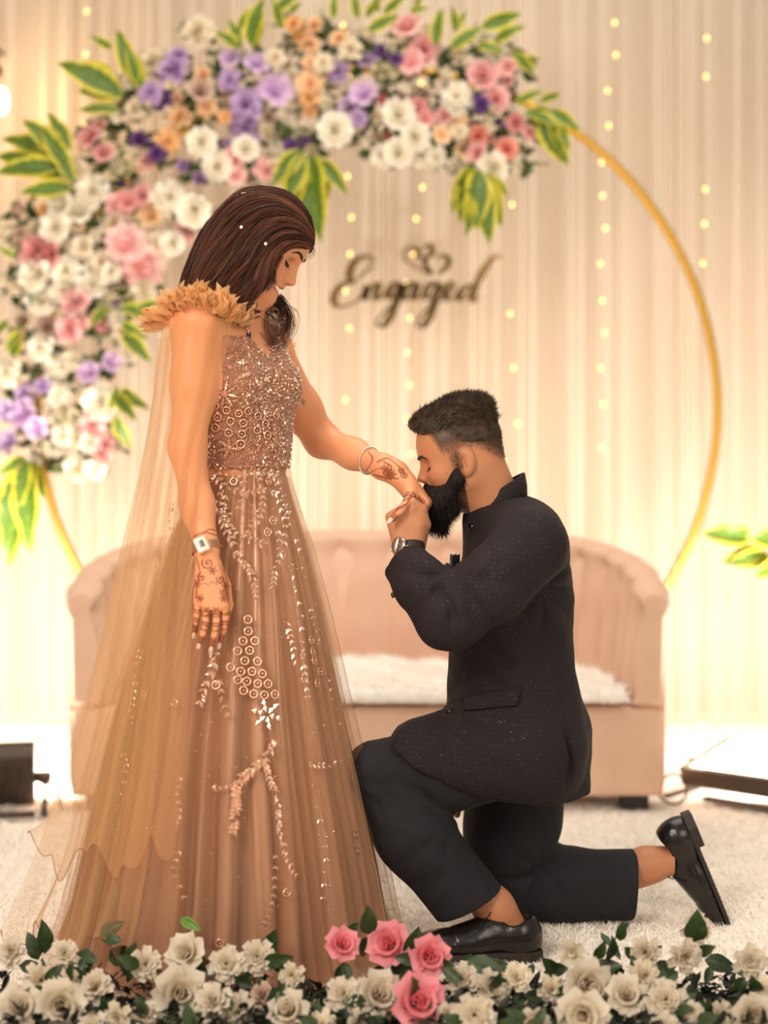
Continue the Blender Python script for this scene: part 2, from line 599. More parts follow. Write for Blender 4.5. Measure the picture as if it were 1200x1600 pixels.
# ================================================================== SOFA
M_velvet = NT('velvet_blush')
M_velvet.set(Roughness=.8)
nz = M_velvet.noise(5, 4, M_velvet.coord())
M_velvet.l(M_velvet.ramp(nz.outputs[0], [(.3, srgb(222, 180, 153)), (.7, srgb(236, 198, 173))]), M_velvet.b.inputs['Base Color'])
M_velvet.b.inputs['Sheen Weight'].default_value = .35; M_velvet.b.inputs['Sheen Tint'].default_value = srgb(255, 225, 200)
M_velvet.bump(M_velvet.noise(400, 2, M_velvet.coord()).outputs[0], .08, .003)
M_velvet = M_velvet.m
SX, SW, SF, SBk = -.05, .90, 1.40, 2.20        # centre x, half width, front y, back y
sofa = empty('sofa', (SX, 1.8, 0), 'blush velvet barrel sofa with channelled curved back behind the couple', 'sofa')
b = MB(); b.box((SX, (SF + SBk) / 2 - .02, .185), (2 * SW - .01, SBk - SF - .05, .27), None, .02); b.build('seat_base', M_velvet, sofa)
b = MB(); b.box((SX, SF + .30, .335), (2 * SW - .26, .52, .06), None, .025); b.build('seat_cushion', M_velvet, sofa)
M_leg = mat('sofa_leg_black', srgb(34, 28, 25), .5)
for sx in (-1, 1):
    for y in (SF + .06, SBk - .1):
        b = MB(); b.box((SX + sx * (SW - .09), y, .028), (.085, .07, .055), None, .005); b.build('leg', M_leg, sofa)


def u_path(t):
    """inner line of the tub, t 0..1 from the right arm's front round the back to the left arm's front"""
    a = SW - .06; yb = SBk - .07; rr = .58
    x_arm = a; L1 = yb - rr - SF - .02; L2 = PI / 2 * rr; L3 = 2 * (a - rr)
    tot = 2 * L1 + 2 * L2 + L3; s = t * tot
    if s < L1: return V3(x_arm, SF + .02 + s, 0), V3(-1, 0, 0)
    s -= L1
    if s < L2:
        q = s / rr; return V3(a - rr + rr * math.cos(q), yb - rr + rr * math.sin(q), 0), V3(-math.cos(q), -math.sin(q), 0)
    s -= L2
    if s < L3: return V3(a - rr - s, yb, 0), V3(0, -1, 0)
    s -= L3
    if s < L2:
        q = PI / 2 + s / rr; return V3(-a + rr + rr * math.cos(q), yb - rr + rr * math.sin(q), 0), V3(-math.cos(q), -math.sin(q), 0)
    s -= L2
    return V3(-a, yb - rr - s, 0), V3(1, 0, 0)


def back_h(t):
    q = min(t, 1 - t) * 2
    return .672 + .135 * (1 - (1 - min(q / .62, 1)) ** 2.0)


def tub_section(t, bulge, outer=.06):
    p, n = u_path(t); h = back_h(t)
    z0 = .325; S_ = []
    for z in np.linspace(z0, h - .05, 7):
        q = (z - z0) / (h - z0)
        S_.append(p + n * (.03 + bulge + .012 * math.sin(q * PI) - .05 * q) + V3(0, 0, z))
    for a in np.linspace(0, PI, 8)[1:]:
        S_.append(p + n * (-.02 + (.045 + bulge * .6) * math.cos(a) - .006) + V3(0, 0, h - .05 + .05 * math.sin(a)))
    return [V3(SX, 0, 0) + q for q in S_]


ts = [0, .055, .105, .155, .205, .26, .325, .395, .465, .535, .605, .675, .74, .795, .845, .895, .945, 1]
for k in range(len(ts) - 1):
    V = []; m = 9
    for j in range(m):
        u = j / (m - 1); t = ts[k] + (ts[k + 1] - ts[k]) * u
        V += tub_section(t, .030 * max(1 - abs(2 * u - 1) ** 2.4, 0) + .001)
    b = MB(); b.grid(np.array(V), m, len(V) // m, flip=True)
    ns = len(V) // m
    b.add(np.array(V[:ns]), [tuple(range(ns))]); b.add(np.array(V[-ns:]), [tuple(range(ns - 1, -1, -1))])
    b.build('back_channel', M_velvet, sofa)
V = []
for t in np.linspace(0, 1, 80):
    p, n = u_path(t); h = back_h(t)
    for off, z in ((-.052, .05), (-.060, .1), (-.060, h - .10), (-.058, h - .06), (-.045, h - .045), (.0, h - .05), (.02, h - .10), (.02, .3)):
        V.append(V3(SX, 0, 0) + p + n * off + V3(0, 0, z))
b = MB(); b.grid(np.array(V), 80, 8)
b.add(np.array(V[:8]), [tuple(range(7, -1, -1))]); b.add(np.array(V[-8:]), [tuple(range(8))])
b.build('back_shell', M_velvet, sofa)
# padded front of each arm
for t0, sg in ((0, 1), (1, -1)):
    sec = [q for q in tub_section(t0, .012)]
    out = [V3(SX + sg * (SW - .06 + .052), SF + .02, .325)]
    poly = np.array(sec + [V3(SX + sg * (SW + .0), SF + .02, sec[-1][2] - .03)] + out)
    n = len(poly); cen = poly.mean(0); V = []
    for off, sc in ((.03, 1.0), (0, 1.0), (-.012, .97), (-.02, .90), (-.024, .75)):
        V.append(cen + (poly - cen) * V3(sc, 1, sc * .3 + .7) + V3(0, off, 0))
    b = MB(); b.grid(np.concatenate(V), 5, n, closed_v=True, flip=sg > 0)
    b.add(V[-1], [tuple(range(n))] if sg < 0 else [tuple(range(n - 1, -1, -1))])
    b.build('arm_front', M_velvet, sofa)

# fur throw lying on the seat
M_fur = mat('fur_white', srgb(255, 250, 243), .9)
nx, ny = 90, 34; V = []
for i in range(nx):
    for j in range(ny):
        u = i / (nx - 1); v = j / (ny - 1)
        x = SX - .70 + 1.48 * u + .012 * math.sin(v * 21 + 2); s = v * .60
        edge = min(u, 1 - u) * 1.36
        z = .374 + .010 * math.sin(u * 23) * math.sin(v * 9 + u * 5) + .006 * math.sin(u * 61 + v * 33)
        if s < .045 : y = SF - .016; z = .372 - (.045 - s) * .75
        else: y = SF - .016 + (s - .045)
        z += .022 * max(0, (v - .6) / .4) ** 2
        V.append((x, y + .004 * math.sin(u * 90), z))
V = np.array(V); b = MB(); b.grid(V, nx, ny)
fb = b.build('fur_throw', M_fur); tag(fb, 'white shaggy fur throw spread over the sofa seat', 'throw')
m = fb.modifiers.new('thick', 'SOLIDIFY'); m.thickness = .006; m.offset = -1
rr_ = np.random.RandomState(5); N = 26000
uu = rr_.randint(0, nx * ny, N); base = V[uu] + rr_.normal(0, .008, (N, 3)) * V3(1, 1, .2)
dr = rr_.normal(0, .8, (N, 3)) + V3(0, -.5, .9); dr[:, 2] = np.abs(dr[:, 2]); dr /= np.linalg.norm(dr, axis=1)[:, None]
L = rr_.uniform(.010, .022, N)[:, None]; sd = rr_.normal(size=(N, 3)) * .0012
T = np.stack([base - sd, base + sd, base + dr * L], 1).reshape(-1, 3)
fo = link('fur_pile', np_mesh('fur_pile', T, np.arange(N * 3).reshape(-1, 3), M_fur, smooth=False), fb, (0, 0, 0))
fo['kind'] = 'stuff'
# ================================================================== GOLD RING WITH FLOWERS
def gold(name, col, rough, bump=0):
    t = NT(name); t.set(Base_Color=col, Metallic=1.0, Roughness=rough)
    if bump: t.bump(t.noise(60, 3, t.coord()).outputs[0], bump, .004)
    return t.m


M_gold = gold('ring_gold', srgb(226, 178, 84), .38, .1)
RY = 2.45
arch = empty('flower_arch', P(590, 1172, RY) * V3(1, 1, 0), 'tall gold ring stand with pastel roses and variegated leaves behind the couple', 'flower arch')
rc = P(590, 638, RY); RR = 531 / S(RY)
a = np.linspace(0, 2 * PI, 97)[:-1]
b = MB(); b.tube(np.stack([rc[0] + RR * np.cos(a), np.full(96, RY), rc[2] + RR * np.sin(a)], 1), .0165, 12, closed=True)
b.build('ring', M_gold, arch)
b = MB(); b.box((rc[0], RY, .012), (1.0, .34, .018), None, .004)
b.build('base_plate', M_gold, arch)

# ---- flower heads: one mesh per kind and colour, +Z is where the flower looks; u of the UV runs from base to rim
def petal(mb, R, length, width, open_, curl, ruff=0, seed=0, nu=5, nv=5, base=.0, lift=0, tipw=.5):
    """one cupped petal: leaves the axis at angle open_ (0 closed, pi/2 flat), curling outwards at the rim"""
    rr = random.Random(seed); V = []; uv = []
    x = base; z = lift; ph = rr.uniform(0, 6)
    step = length / (nu - 1); ang = open_
    for i in range(nu):
        u = i / (nu - 1)
        wd = width * (math.sin(PI * min(.5 + 0 * u, .08 + u * tipw * 1.15)) ** .8) * (1 if u < .85 else .82)
        for j in range(nv):
            v = j / (nv - 1) * 2 - 1
            y = v * wd / 2
            cup = -abs(v) ** 2 * wd * .28 * math.cos(ang)
            rf = ruff * u * math.sin(v * 7 + ph) * length
            px_ = x + cup * 1.0 + 0
            V.append((px_ + rf * math.cos(ang), y, z + rf * math.sin(ang) + abs(v) ** 2 * wd * .18 * math.sin(ang)))
            uv.append((u, j / (nv - 1)))
        x += step * math.sin(ang); z += step * math.cos(ang); ang += curl / (nu - 1)
    V = np.array(V) @ np.array(R).T
    mb.grid(V, nu, nv, np.array(uv))


def rot_z(a): return np.array(Matrix.Rotation(a, 3, 'Z'))


def rose_parts(seed, openness=1.0):
    """unit rose (radius about 1): inner bud and five loose outer petals"""
    r = random.Random(seed); inner = MB(); outs = []
    for k in range(3): petal(inner, rot_z(k * 2.1 + r.random()), .75, .55, -.05, .18, 0, r.random(), base=.05, lift=.25)
    for k in range(4): petal(inner, rot_z(k * 1.57 + r.random() * .4), .85, .80, .12, .35, .01, r.random(), base=.12, lift=.12)
    for k in range(5): petal(inner, rot_z(k * 1.257 + .5 + r.random() * .3), .95, .98, .28, .75, .02, r.random(), base=.16, lift=.02)
    for k in range(5):
        m = MB(); petal(m, rot_z(k * 1.257 + r.random() * .3), 1.12, 1.18, .55 * openness, 1.25 * openness, .025, r.random(), base=.16, lift=-.08, nu=6)
        outs.append(m)
    return inner, outs


def rose(seed, openness=1.0):
    i, o = rose_parts(seed, openness)
    for m in o: merge(i, m)
    return i


def merge(a_, b_):
    n = a_.n
    for V in b_.v: a_.v.append(V)
    for U in b_.uv: a_.uv.append(U)
    a_.f += [tuple(q + n for q in f) for f in b_.f]; a_.mi += b_.mi; a_.n += b_.n


def carnation(seed, n=30):
    r = random.Random(seed); m = MB()
    for k in range(n):
        q = k / n
        petal(m, rot_z(k * 2.4 + r.random() * .4), .62 + .45 * q, .50 + .1 * q, .05 + 1.35 * q + r.uniform(-.1, .1), .45, .09, r.random(), 4, 5, .05, .28 * (1 - q))
    return m


def orchid(seed):
    r = random.Random(seed); m = MB()
    for k in range(5): petal(m, rot_z(k * 1.257 + r.random() * .2), 1.05, .95, 1.0, .5, .05, r.random(), 5, 5, .05)
    for k in range(3): petal(m, rot_z(k * 2.1 + .4), .55, .45, .3, .5, .05, r.random(), 4, 4, .03, .1)
    return m


def bud(seed):
    r = random.Random(seed); m = MB()
    for k in range(4): petal(m, rot_z(k * 1.57 + r.random() * .2), 1.2, .85, .25, -.25, 0, r.random(), base=.05, lift=.1)
    for k in range(5): petal(m, rot_z(k * 1.257), 1.15, .95, .50, -.10, .01, r.random(), base=.12)
    return m


def breath(seed):
    r = random.Random(seed); m = MB()
    for k in range(34):
        a_ = r.uniform(0, 2 * PI); q = math.sqrt(r.random()); z = .55 + .4 * (1 - q * q) + r.uniform(-.2, .2)
        c = V3(q * math.cos(a_), q * math.sin(a_), z)
        m.ball(c, r.uniform(.08, .13), 5, 4)
        m.tube([(0, 0, 0), c * V3(.5, .5, .6), c], .012, 3, cap=False)
    return m


def leaf_mesh(seed, L=1.0, W=.30, wave=.05, fold=.35, droop=.5, nu=9, tip=1.0):
    """lance-shaped leaf along +X, folded on its midrib; u along, v across"""
    r = random.Random(seed); V = []; uv = []; nv = 7; x = z = 0.0; ang = .25
    ph = r.uniform(0, 6); tw = r.uniform(-.3, .3)
    for i in range(nu):
        u = i / (nu - 1)
        wd = W * math.sin(PI * u ** .75) ** .85 if 0 < u < 1 else .012 * W
        for j in range(nv):
            v = j / (nv - 1) * 2 - 1
            y = v * wd / 2
            zz = z + abs(v) * wd * fold * .5 + wave * W * math.sin(u * 13 + ph + (2 if v > 0 else 0)) * abs(v)
            V.append((x, y * math.cos(tw * u) - 0 * zz, zz + y * math.sin(tw * u))); uv.append((u, (v + 1) / 2))
        x += L / (nu - 1) * math.cos(ang); z += L / (nu - 1) * math.sin(ang); ang -= droop / (nu - 1)
    m = MB(); m.grid(np.array(V), nu, nv, np.array(uv)); return m


def leaf_mat(name, core, core2, edge, rough=.5, vein=0, edge_at=.55):
    """green leaf with a ragged paler margin"""
    t = NT(name); t.set(Roughness=rough)
    sx = t.n('ShaderNodeSeparateXYZ'); t.l(t.coord('UV'), sx.inputs[0])
    a_ = t.n('ShaderNodeMath', operation='SUBTRACT', i_1=.5); t.l(sx.outputs[1], a_.inputs[0])
    ab = t.n('ShaderNodeMath', operation='ABSOLUTE'); t.l(a_.outputs[0], ab.inputs[0])
    d2 = t.n('ShaderNodeMath', operation='MULTIPLY', i_1=2.0); t.l(ab.outputs[0], d2.inputs[0])
    mp = t.n('ShaderNodeMapping'); mp.inputs['Scale'].default_value = (16, 1.5, 1); t.l(t.coord('UV'), mp.inputs[0])
    nz = t.noise(1.6, 3, mp.outputs[0])
    k = t.n('ShaderNodeMath', operation='MULTIPLY_ADD', i_1=.9, i_2=-.45); t.l(nz.outputs[0], k.inputs[0])
    sm = t.n('ShaderNodeMath', operation='ADD'); t.l(d2.outputs[0], sm.inputs[0]); t.l(k.outputs[0], sm.inputs[1])
    r_ = t.ramp(sm.outputs[0], [(0, core2), (.12, core), (edge_at, core), (min(edge_at + .16, 1), edge)])
    t.l(r_, t.b.inputs['Base Color'])
    tr = t.n('ShaderNodeBsdfTranslucent'); t.l(r_, tr.inputs[0])
    mx = t.n('ShaderNodeMixShader'); mx.inputs[0].default_value = .25
    t.l(t.b.outputs[0], mx.inputs[1]); t.l(tr.outputs[0], mx.inputs[2]); t.l(mx.outputs[0], t.out.inputs[0])
    return t.m


PC = {
    'white': petal_mat('petal_white', srgb(226, 214, 170), srgb(250, 243, 228)),
    'cream': petal_mat('petal_cream', srgb(214, 198, 156), srgb(246, 234, 212)),
    'dusty': petal_mat('petal_dusty', srgb(176, 140, 120), srgb(214, 186, 168)),
    'pink': petal_mat('petal_pink', srgb(226, 138, 140), srgb(242, 190, 188)),
    'pale': petal_mat('petal_pale_pink', srgb(232, 150, 150), srgb(247, 202, 196)),
    'rosy': petal_mat('petal_rosy', srgb(212, 124, 124), srgb(234, 168, 164)),
    'coral': petal_mat('petal_coral', srgb(230, 132, 112), srgb(243, 172, 154)),
    'peach': petal_mat('petal_peach', srgb(236, 178, 122), srgb(250, 216, 176)),
    'orange': petal_mat('petal_orange', srgb(230, 162, 98), srgb(247, 204, 150)),
    'lav': petal_mat('petal_lavender', srgb(164, 126, 180), srgb(208, 178, 216)),
    'lilac': petal_mat('petal_lilac', srgb(184, 140, 196), srgb(224, 192, 226)),
    'purple': petal_mat('petal_purple', srgb(84, 52, 108), srgb(128, 88, 150)),
    'white_dimmed': petal_mat('petal_white_dimmed', srgb(206, 188, 146), srgb(236, 224, 204)),  # garland whites: weaker light at the front put into the petal colour
    'hotpink': petal_mat('petal_hot_pink', srgb(226, 92, 116), srgb(248, 160, 168)),
}
KIND = {'rose': rose, 'carnation': carnation, 'orchid': orchid, 'bud': bud, 'breath': breath}
_fm = {}


def flower_mesh(kind, col, var):
    key = (kind, col, var)
    if key not in _fm: _fm[key] = KIND[kind](var * 13 + 5).mesh(kind, PC[col])
    return _fm[key]


def orient(o, direction, roll, scale):
    q = Vector(direction).to_track_quat('Z', 'Y') @ Quaternion((0, 0, 1), roll)
    o.rotation_mode = 'QUATERNION'; o.rotation_quaternion = q
    o.scale = (scale, scale, scale) if np.isscalar(scale) else scale


PART = {'rose': 'rose', 'carnation': 'carnation', 'orchid': 'orchid', 'bud': 'rose_bud', 'breath': 'gypsophila'}
fr_ = random.Random(21)
# photographed blossoms: x, y, radius (pixels), kind, colour
FL = '''273 115 24 c lav;279 90 15 c lav;235 146 18 c lav;254 158 15 c purple;319 119 14 c peach;312 146 17 r dusty;323 171 16 c peach;352 183 11 c orange;283 187 19 c peach;262 223 20 c orange;277 158 12 c peach
360 127 17 c lav;400 104 19 o lilac;362 92 16 o lilac;429 144 25 o lilac;387 165 25 c lav;369 188 15 c lav;385 204 22 c lav;460 40 14 c orange;492 42 14 c peach;185 192 17 b white;183 140 22 c cream;242 100 21 c cream;312 54 25 c cream;212 175 15 c cream
144 217 17 r pink;162 242 14 r pink;156 198 10 r pale;219 221 15 c purple;246 242 14 c purple;292 260 17 b lav;315 281 17 b lav;194 292 10 b purple;181 258 9 b purple;315 223 19 r white;340 260 19 r white;419 208 17 b cream;383 235 17 r white;227 254 14 r pink;367 250 18 o pale;369 275 15 o pale;417 267 13 r pale
121 269 20 c cream;146 300 21 r white;98 325 18 r white;125 335 20 r white;90 357 20 r white;304 327 22 r white;262 312 26 c white;237 337 19 o peach;183 320 18 o pink;200 318 16 o rosy;223 308 15 r pink;37 335 17 b dusty;69 329 11 c orange;60 360 17 c cream;33 367 13 c dusty
156 375 17 b white;133 387 15 r cream;177 350 17 r cream;196 383 28 o pale;246 388 22 o cream;271 381 16 r white;287 362 16 r pale;62 396 22 r rosy;83 396 18 r rosy;60 429 23 r white;104 423 18 r white;127 410 18 r white;160 410 15 r cream;173 425 13 r white;108 454 22 r white;144 446 18 r white;12 437 21 b cream;31 460 19 b cream;66 473 21 r white;119 471 20 r pink;221 417 30 o pale;205 421 20 o pale;225 458 18 c cream;167 479 13 w white;183 475 9 c purple
67 542 20 c white;75 513 15 r dusty;112 514 18 r pink;126 505 11 r pale;158 517 17 b pale;31 528 11 c peach;87 575 19 c white;112 561 16 c cream;100 576 14 c white;15 580 21 c white;30 594 16 c cream;172 567 15 o lilac;140 585 17 o lilac;40 613 15 c lav;67 605 13 c lav;90 614 18 c white;159 630 23 r white;40 649 22 o lilac;12 642 15 o lav;59 666 18 o lilac;62 695 18 b white;15 692 16 o lav;145 663 16 r pink;100 681 14 r white;122 688 15 r cream;140 692 14 r white;122 733 17 r cream;159 711 14 r pale;56 722 9 c white;164 692 12 r pink;150 733 13 r white;47 758 11 c white;101 655 20 w white;187 467 20 w white;184 499 14 c white;219 450 16 b cream;188 520 15 c cream;175 477 9 c purple
638 46 19 r pale;660 78 20 r pink;643 98 19 o pink;580 63 18 b cream;547 80 18 c cream;530 63 14 c peach;482 72 17 c peach;470 60 13 c orange;493 46 12 c peach;530 115 17 c lav;575 97 14 o lav;569 150 20 o lilac;547 169 16 o lilac;560 186 13 c lav;484 134 20 c peach;487 102 15 c peach;504 100 15 c cream;484 156 15 c orange;484 173 11 c orange;430 93 16 c cream;515 167 19 b white;523 204 22 r white;489 204 16 b white;491 234 17 b cream
621 180 21 r white;653 171 17 o rosy;664 186 13 o rosy;695 182 12 r pink;647 214 19 r white;621 240 19 r white;600 241 16 r white;660 240 17 r white;682 245 16 c white;712 260 15 b white;690 212 14 o peach;718 191 14 c peach;718 206 13 c cream;727 234 15 o peach;749 214 15 r coral;749 240 14 r pink;792 232 15 r coral;773 260 20 r white;814 262 15 b white;753 121 20 r pink;775 156 17 r pink;794 106 13 r pale;792 126 9 r pink;757 61 14 c white;773 87 15 c white;712 93 21 b cream;690 121 15 b white;714 152 22 c white;714 173 14 c white;807 193 13 r rosy;827 208 10 r pink;597 121 19 w white;617 74 19 w white;617 115 18 w white;764 182 21 w white;751 165 15 c purple;781 193 10 c purple;619 93 11 c purple;597 80 11 c purple;586 182 14 b cream;590 212 15 b cream;612 217 14 b rosy;552 201 10 c cream;601 154 14 b rosy;627 152 13 b dusty;420 208 14 b cream;456 227 11 c purple;478 219 8 c purple;409 260 15 o pale;430 262 14 o cream;470 215 13 w white;205 255 22 w white;190 265 18 w white'''
KC = {'c': 'carnation', 'r': 'rose', 'o': 'orchid', 'b': 'bud', 'w': 'breath'}
flowers = []
for item in FL.replace('\n', ';').split(';'):
    x, y, rd, k, c = item.split(); flowers.append((float(x), float(y), float(rd), KC[k], c))
traced = list(flowers)
# small blossoms that fill the gaps, in the colours of their neighbours
tries = 0
while len(flowers) < len(traced) + 80 and tries < 6000:
    tries += 1
    q = fr_.choice(traced); a_ = fr_.uniform(0, 2 * PI); dd = fr_.uniform(14, 38); rd = fr_.uniform(7, 12)
    x, y = q[0] + dd * math.cos(a_), q[1] + dd * math.sin(a_)
    if any((x - f[0]) ** 2 + (y - f[1]) ** 2 < (.72 * (rd + f[2])) ** 2 for f in flowers): continue
    if y < 20 or sum((x - f[0]) ** 2 + (y - f[1]) ** 2 < 55 ** 2 for f in traced) < 5: continue
    flowers.append((x, y, rd, fr_.choice(['carnation', 'bud', 'rose', 'breath', 'breath']), fr_.choice([q[4], 'cream', 'white', 'dusty'])))
cen_px = (590, 638)
for i, (x, y, rd, k, c) in enumerate(flowers):
    small = i >= len(traced)
    Y = (2.29 if small else 2.22) + fr_.uniform(-.03, .03)
    if k == 'breath': c = 'white'
    pos = P(x, y, Y)
    o = link(PART[k], flower_mesh(k, c, fr_.randrange(2)), arch, pos)
    out = V3(x - cen_px[0], 0, -(y - cen_px[1])); out /= np.linalg.norm(out)
    rr0 = math.hypot(x - cen_px[0], y - cen_px[1]); side = (rr0 - 500) / 120
    dr = V3(0, -1, .12) + out * .45 * side + V3(fr_.uniform(-.35, .35), 0, fr_.uniform(-.35, .35))
    sc = rd / S(Y) * (1.0 if k != 'bud' else .95) * 1.14
    orient(o, dr, fr_.uniform(0, 6), sc)

# dark filler foliage behind the blossoms (uncountable)
M_fill = leaf_mat('filler_leaf', srgb(54, 72, 30), srgb(74, 92, 42), srgb(92, 110, 54), .5)
fl_ = MB(); base_leafs = [leaf_mesh(k, 1, .45, .1, .3, .6, 5) for k in range(3)]
for (x, y, rd, k, c) in traced:
    for j in range(12):
        a_ = fr_.uniform(0, 2 * PI); dd = fr_.uniform(0, 30)
        Y = 2.30 + fr_.uniform(-.06, .08); p = P(x + dd * math.cos(a_), y + dd * math.sin(a_), Y)
        q = Vector((math.cos(a_), fr_.uniform(-1, -.2), math.sin(a_))).to_track_quat('X', 'Z') @ Quaternion((1, 0, 0), fr_.uniform(0, 6))
        L = fr_.uniform(.04, .075)
        bl = fr_.choice(base_leafs)
        fl_.add(bl.v[0] * L @ np.array(q.to_matrix()).T + p, bl.f, bl.uv[0])
fo = fl_.build('filler_foliage', M_fill, arch); fo['kind'] = 'stuff'

# variegated leaf sprays, every leaf a part: base -> tips (pixels)
M_vari = leaf_mat('variegated_leaf', srgb(84, 112, 30), srgb(118, 144, 52), srgb(214, 200, 60), .45, edge_at=.60)
LV = [leaf_mesh(k + 40, 1, .27, .09, .45, .7, 11) for k in range(4)]
LM = [m.mesh('leaf', M_vari) for m in LV]
M_stem = mat('leaf_stem', srgb(120, 128, 60), .6)


def spray(base, tips, Y, parent, wid=1.0, stem=True, nm='leaf'):
    for (bx, by, tx, ty) in tips:
        Yb = Y + fr_.uniform(-.02, .02)
        p0 = P(bx, by, Yb); p1 = P(tx, ty, Yb + fr_.uniform(-.06, .04))
        dv = Vector(p1 - p0); L = dv.length
        o = link(nm, fr_.choice(LM), parent, p0)
        xa = dv.normalized(); za = Vector((fr_.uniform(-.5, .5), -1, fr_.uniform(-.2, .5)))
        za = (za - xa * za.dot(xa)).normalized(); ya = za.cross(xa)
        o.rotation_mode = 'QUATERNION'; o.rotation_quaternion = Matrix((xa, ya, za)).transposed().to_quaternion()
        o.scale = (L, L * wid * fr_.uniform(1.25, 1.6), L)


SPR = [
    [(112, 292, 28, 300), (100, 275, -8, 240), (95, 262, -10, 268), (88, 240, 0, 214), (100, 245, 34, 184), (108, 240, 74, 172), (112, 265, 62, 196), (115, 285, 85, 232)],
    [(190, 145, 88, 95), (190, 148, 108, 108), (195, 148, 120, 142), (186, 172, 118, 172), (178, 118, 118, 98), (208, 125, 182, 42), (215, 130, 198, 70), (205, 100, 222, 96), (175, 75, 138, 55), (222, 138, 205, 75)],
    [(378, 75, 334, 48), (378, 72, 356, 28), (374, 50, 392, 10), (392, 72, 412, -10), (400, 66, 404, 12), (400, 75, 388, 20)],
    [(438, 45, 425, -5), (430, 14, 470, -12), (452, 22, 472, 2), (520, 30, 522, -14), (560, 30, 552, -15), (572, 28, 600, -10), (575, 48, 625, 22), (600, 22, 640, -12), (640, 18, 672, 12), (590, 20, 585, -15)],
    [(682, 72, 690, 8), (712, 50, 706, 8), (710, 48, 730, 16), (704, 76, 758, 40), (752, 42, 816, 20), (772, 66, 822, 38), (798, 100, 846, 92), (800, 80, 838, 118), (745, 70, 790, 82), (650, 15, 660, -10)],
    [(806, 164, 850, 140), (842, 160, 878, 146), (830, 178, 872, 198), (860, 172, 908, 205), (845, 180, 890, 262), (835, 190, 855, 238), (872, 196, 890, 235), (818, 180, 872, 176), (858, 180, 878, 250)],
    [(470, 235, 424, 290), (474, 240, 444, 322), (480, 240, 470, 360), (486, 240, 500, 382), (492, 242, 508, 330), (500, 250, 544, 304), (470, 240, 455, 345)],
    [(740, 258, 704, 335), (742, 262, 730, 372), (748, 270, 766, 384), (756, 268, 784, 355), (760, 270, 796, 308), (735, 275, 718, 350), (748, 265, 745, 360)],
    [(40, 715, -6, 742), (42, 718, 28, 800), (45, 722, 8, 890), (50, 722, 46, 868), (55, 722, 72, 785), (35, 730, 15, 850), (30, 745, -10, 790), (48, 740, 40, 812)],
    [(188, 480, 240, 492), (192, 520, 236, 566), (190, 505, 232, 530), (182, 615, 236, 640), (178, 620, 214, 658), (190, 610, 215, 622), (180, 650, 206, 702), (210, 485, 250, 470)],
    [(35, 520, 5, 548), (20, 560, 34, 500), (14, 500, -10, 528), (25, 400, -5, 385), (168, 480, 140, 512), (172, 640, 185, 600)],
]
for sp in SPR: spray(None, sp, 2.17, arch, 1.0)
for (x0, y0, x1, y1) in ((228, 168, 195, 110), (140, 310, 70, 235), (395, 90, 398, 30), (800, 190, 870, 175), (478, 225, 486, 300), (745, 240, 748, 300)):
    b = MB(); b.tube(catmull([P(x0, y0, 2.25), P((x0 + x1) / 2, (y0 + y1) / 2 + 3, 2.2), P(x1, y1, 2.19)], 8), .004, 6); b.build('stem', M_stem, arch)

# leaf spray at the right edge
pot = empty('leaf_spray', P(1240, 880, 1.9) - V3(0, 0, .85), 'bright variegated leaf spray entering at the right edge beyond the sofa', 'plant')
spray(None, [(1178, 838, 1094, 832), (1230, 842, 1165, 838), (1195, 862, 1126, 878), (1200, 868, 1138, 880), (1230, 870, 1180, 902), (1240, 850, 1200, 848), (1235, 860, 1190, 885), (1245, 860, 1270, 800), (1245, 860, 1300, 840)], 1.9, pot, 1.25)
b = MB(); q = P(1240, 860, 1.9); b.tube(catmull([V3(q[0] + .03, 1.9, .03), V3(q[0] + .02, 1.9, .4), q, P(1180, 850, 1.9)], 16), .006, 6); b.build('stem', M_stem, pot)
b = MB(); b.tube([V3(q[0] + .03, 1.9, z) for z in (.0, .0, .1, .2, .2)], [.01, .07, .085, .10, .01], 20); b.build('pot', mat('pot_white', srgb(235, 228, 216), .5), pot)

# ---- light strings hanging in front of the curtain: wire and LEDs
M_led = emit_mat('led_glow', (1, .70, .20, 1), 4)
M_wire = mat('led_wire', srgb(214, 190, 150), .4)
STR = [
    ('warm white light string hanging on the right between bare ring and curtain', [(960, 36), (962, 86), (949, 142), (951, 197), (940, 254), (941, 306), (946, 357), (938, 412), (941, 470), (944, 520), (938, 575), (942, 632), (940, 700)]),
    ('warm white light string running down through the gold script sign', [(655, 10), (660, 60), (658, 130), (661, 200), (660, 293), (650, 342), (646, 398), (634, 443), (640, 497), (636, 551), (640, 602), (636, 655), (642, 709)]),
    ('warm white light string hanging just right of the woman', [(536, 40), (545, 120), (540, 200), (543, 276), (549, 340), (547, 397), (540, 455), (546, 513), (540, 625), (538, 690)]),
    ('faint warm light string near the upper left leaf spray', [(136, 18), (134, 85), (131, 140), (130, 197), (133, 250), (128, 310)]),
    ('sparse warm light string behind the head of the kneeling man', [(797, 255), (800, 320), (797, 490), (802, 575), (808, 662), (786, 720), (800, 770)]),
    ('faint warm light string farthest to the right on the curtain', [(1104, 60), (1103, 120), (1102, 296), (1100, 350), (1098, 412), (1104, 520)]),
]
led = None
for lb, pts in STR:
    W3 = [P(x, y, 2.925) for x, y in pts]
    e = empty('light_string', W3[-1], lb, 'light string')
    b = MB(); b.tube(catmull([W3[0] * V3(1, 1, 0) + V3(0, 0, CH)] + W3, 60), .0013, 5); b.build('wire', M_wire, e)
    if led is None:
        b = MB(); b.ball((0, 0, 0), (.0062, .0062, .009), 8, 6); led = b.mesh('led', M_led)
    for w3 in W3: link('led', led, e, w3 + V3(0, -.006, 0))

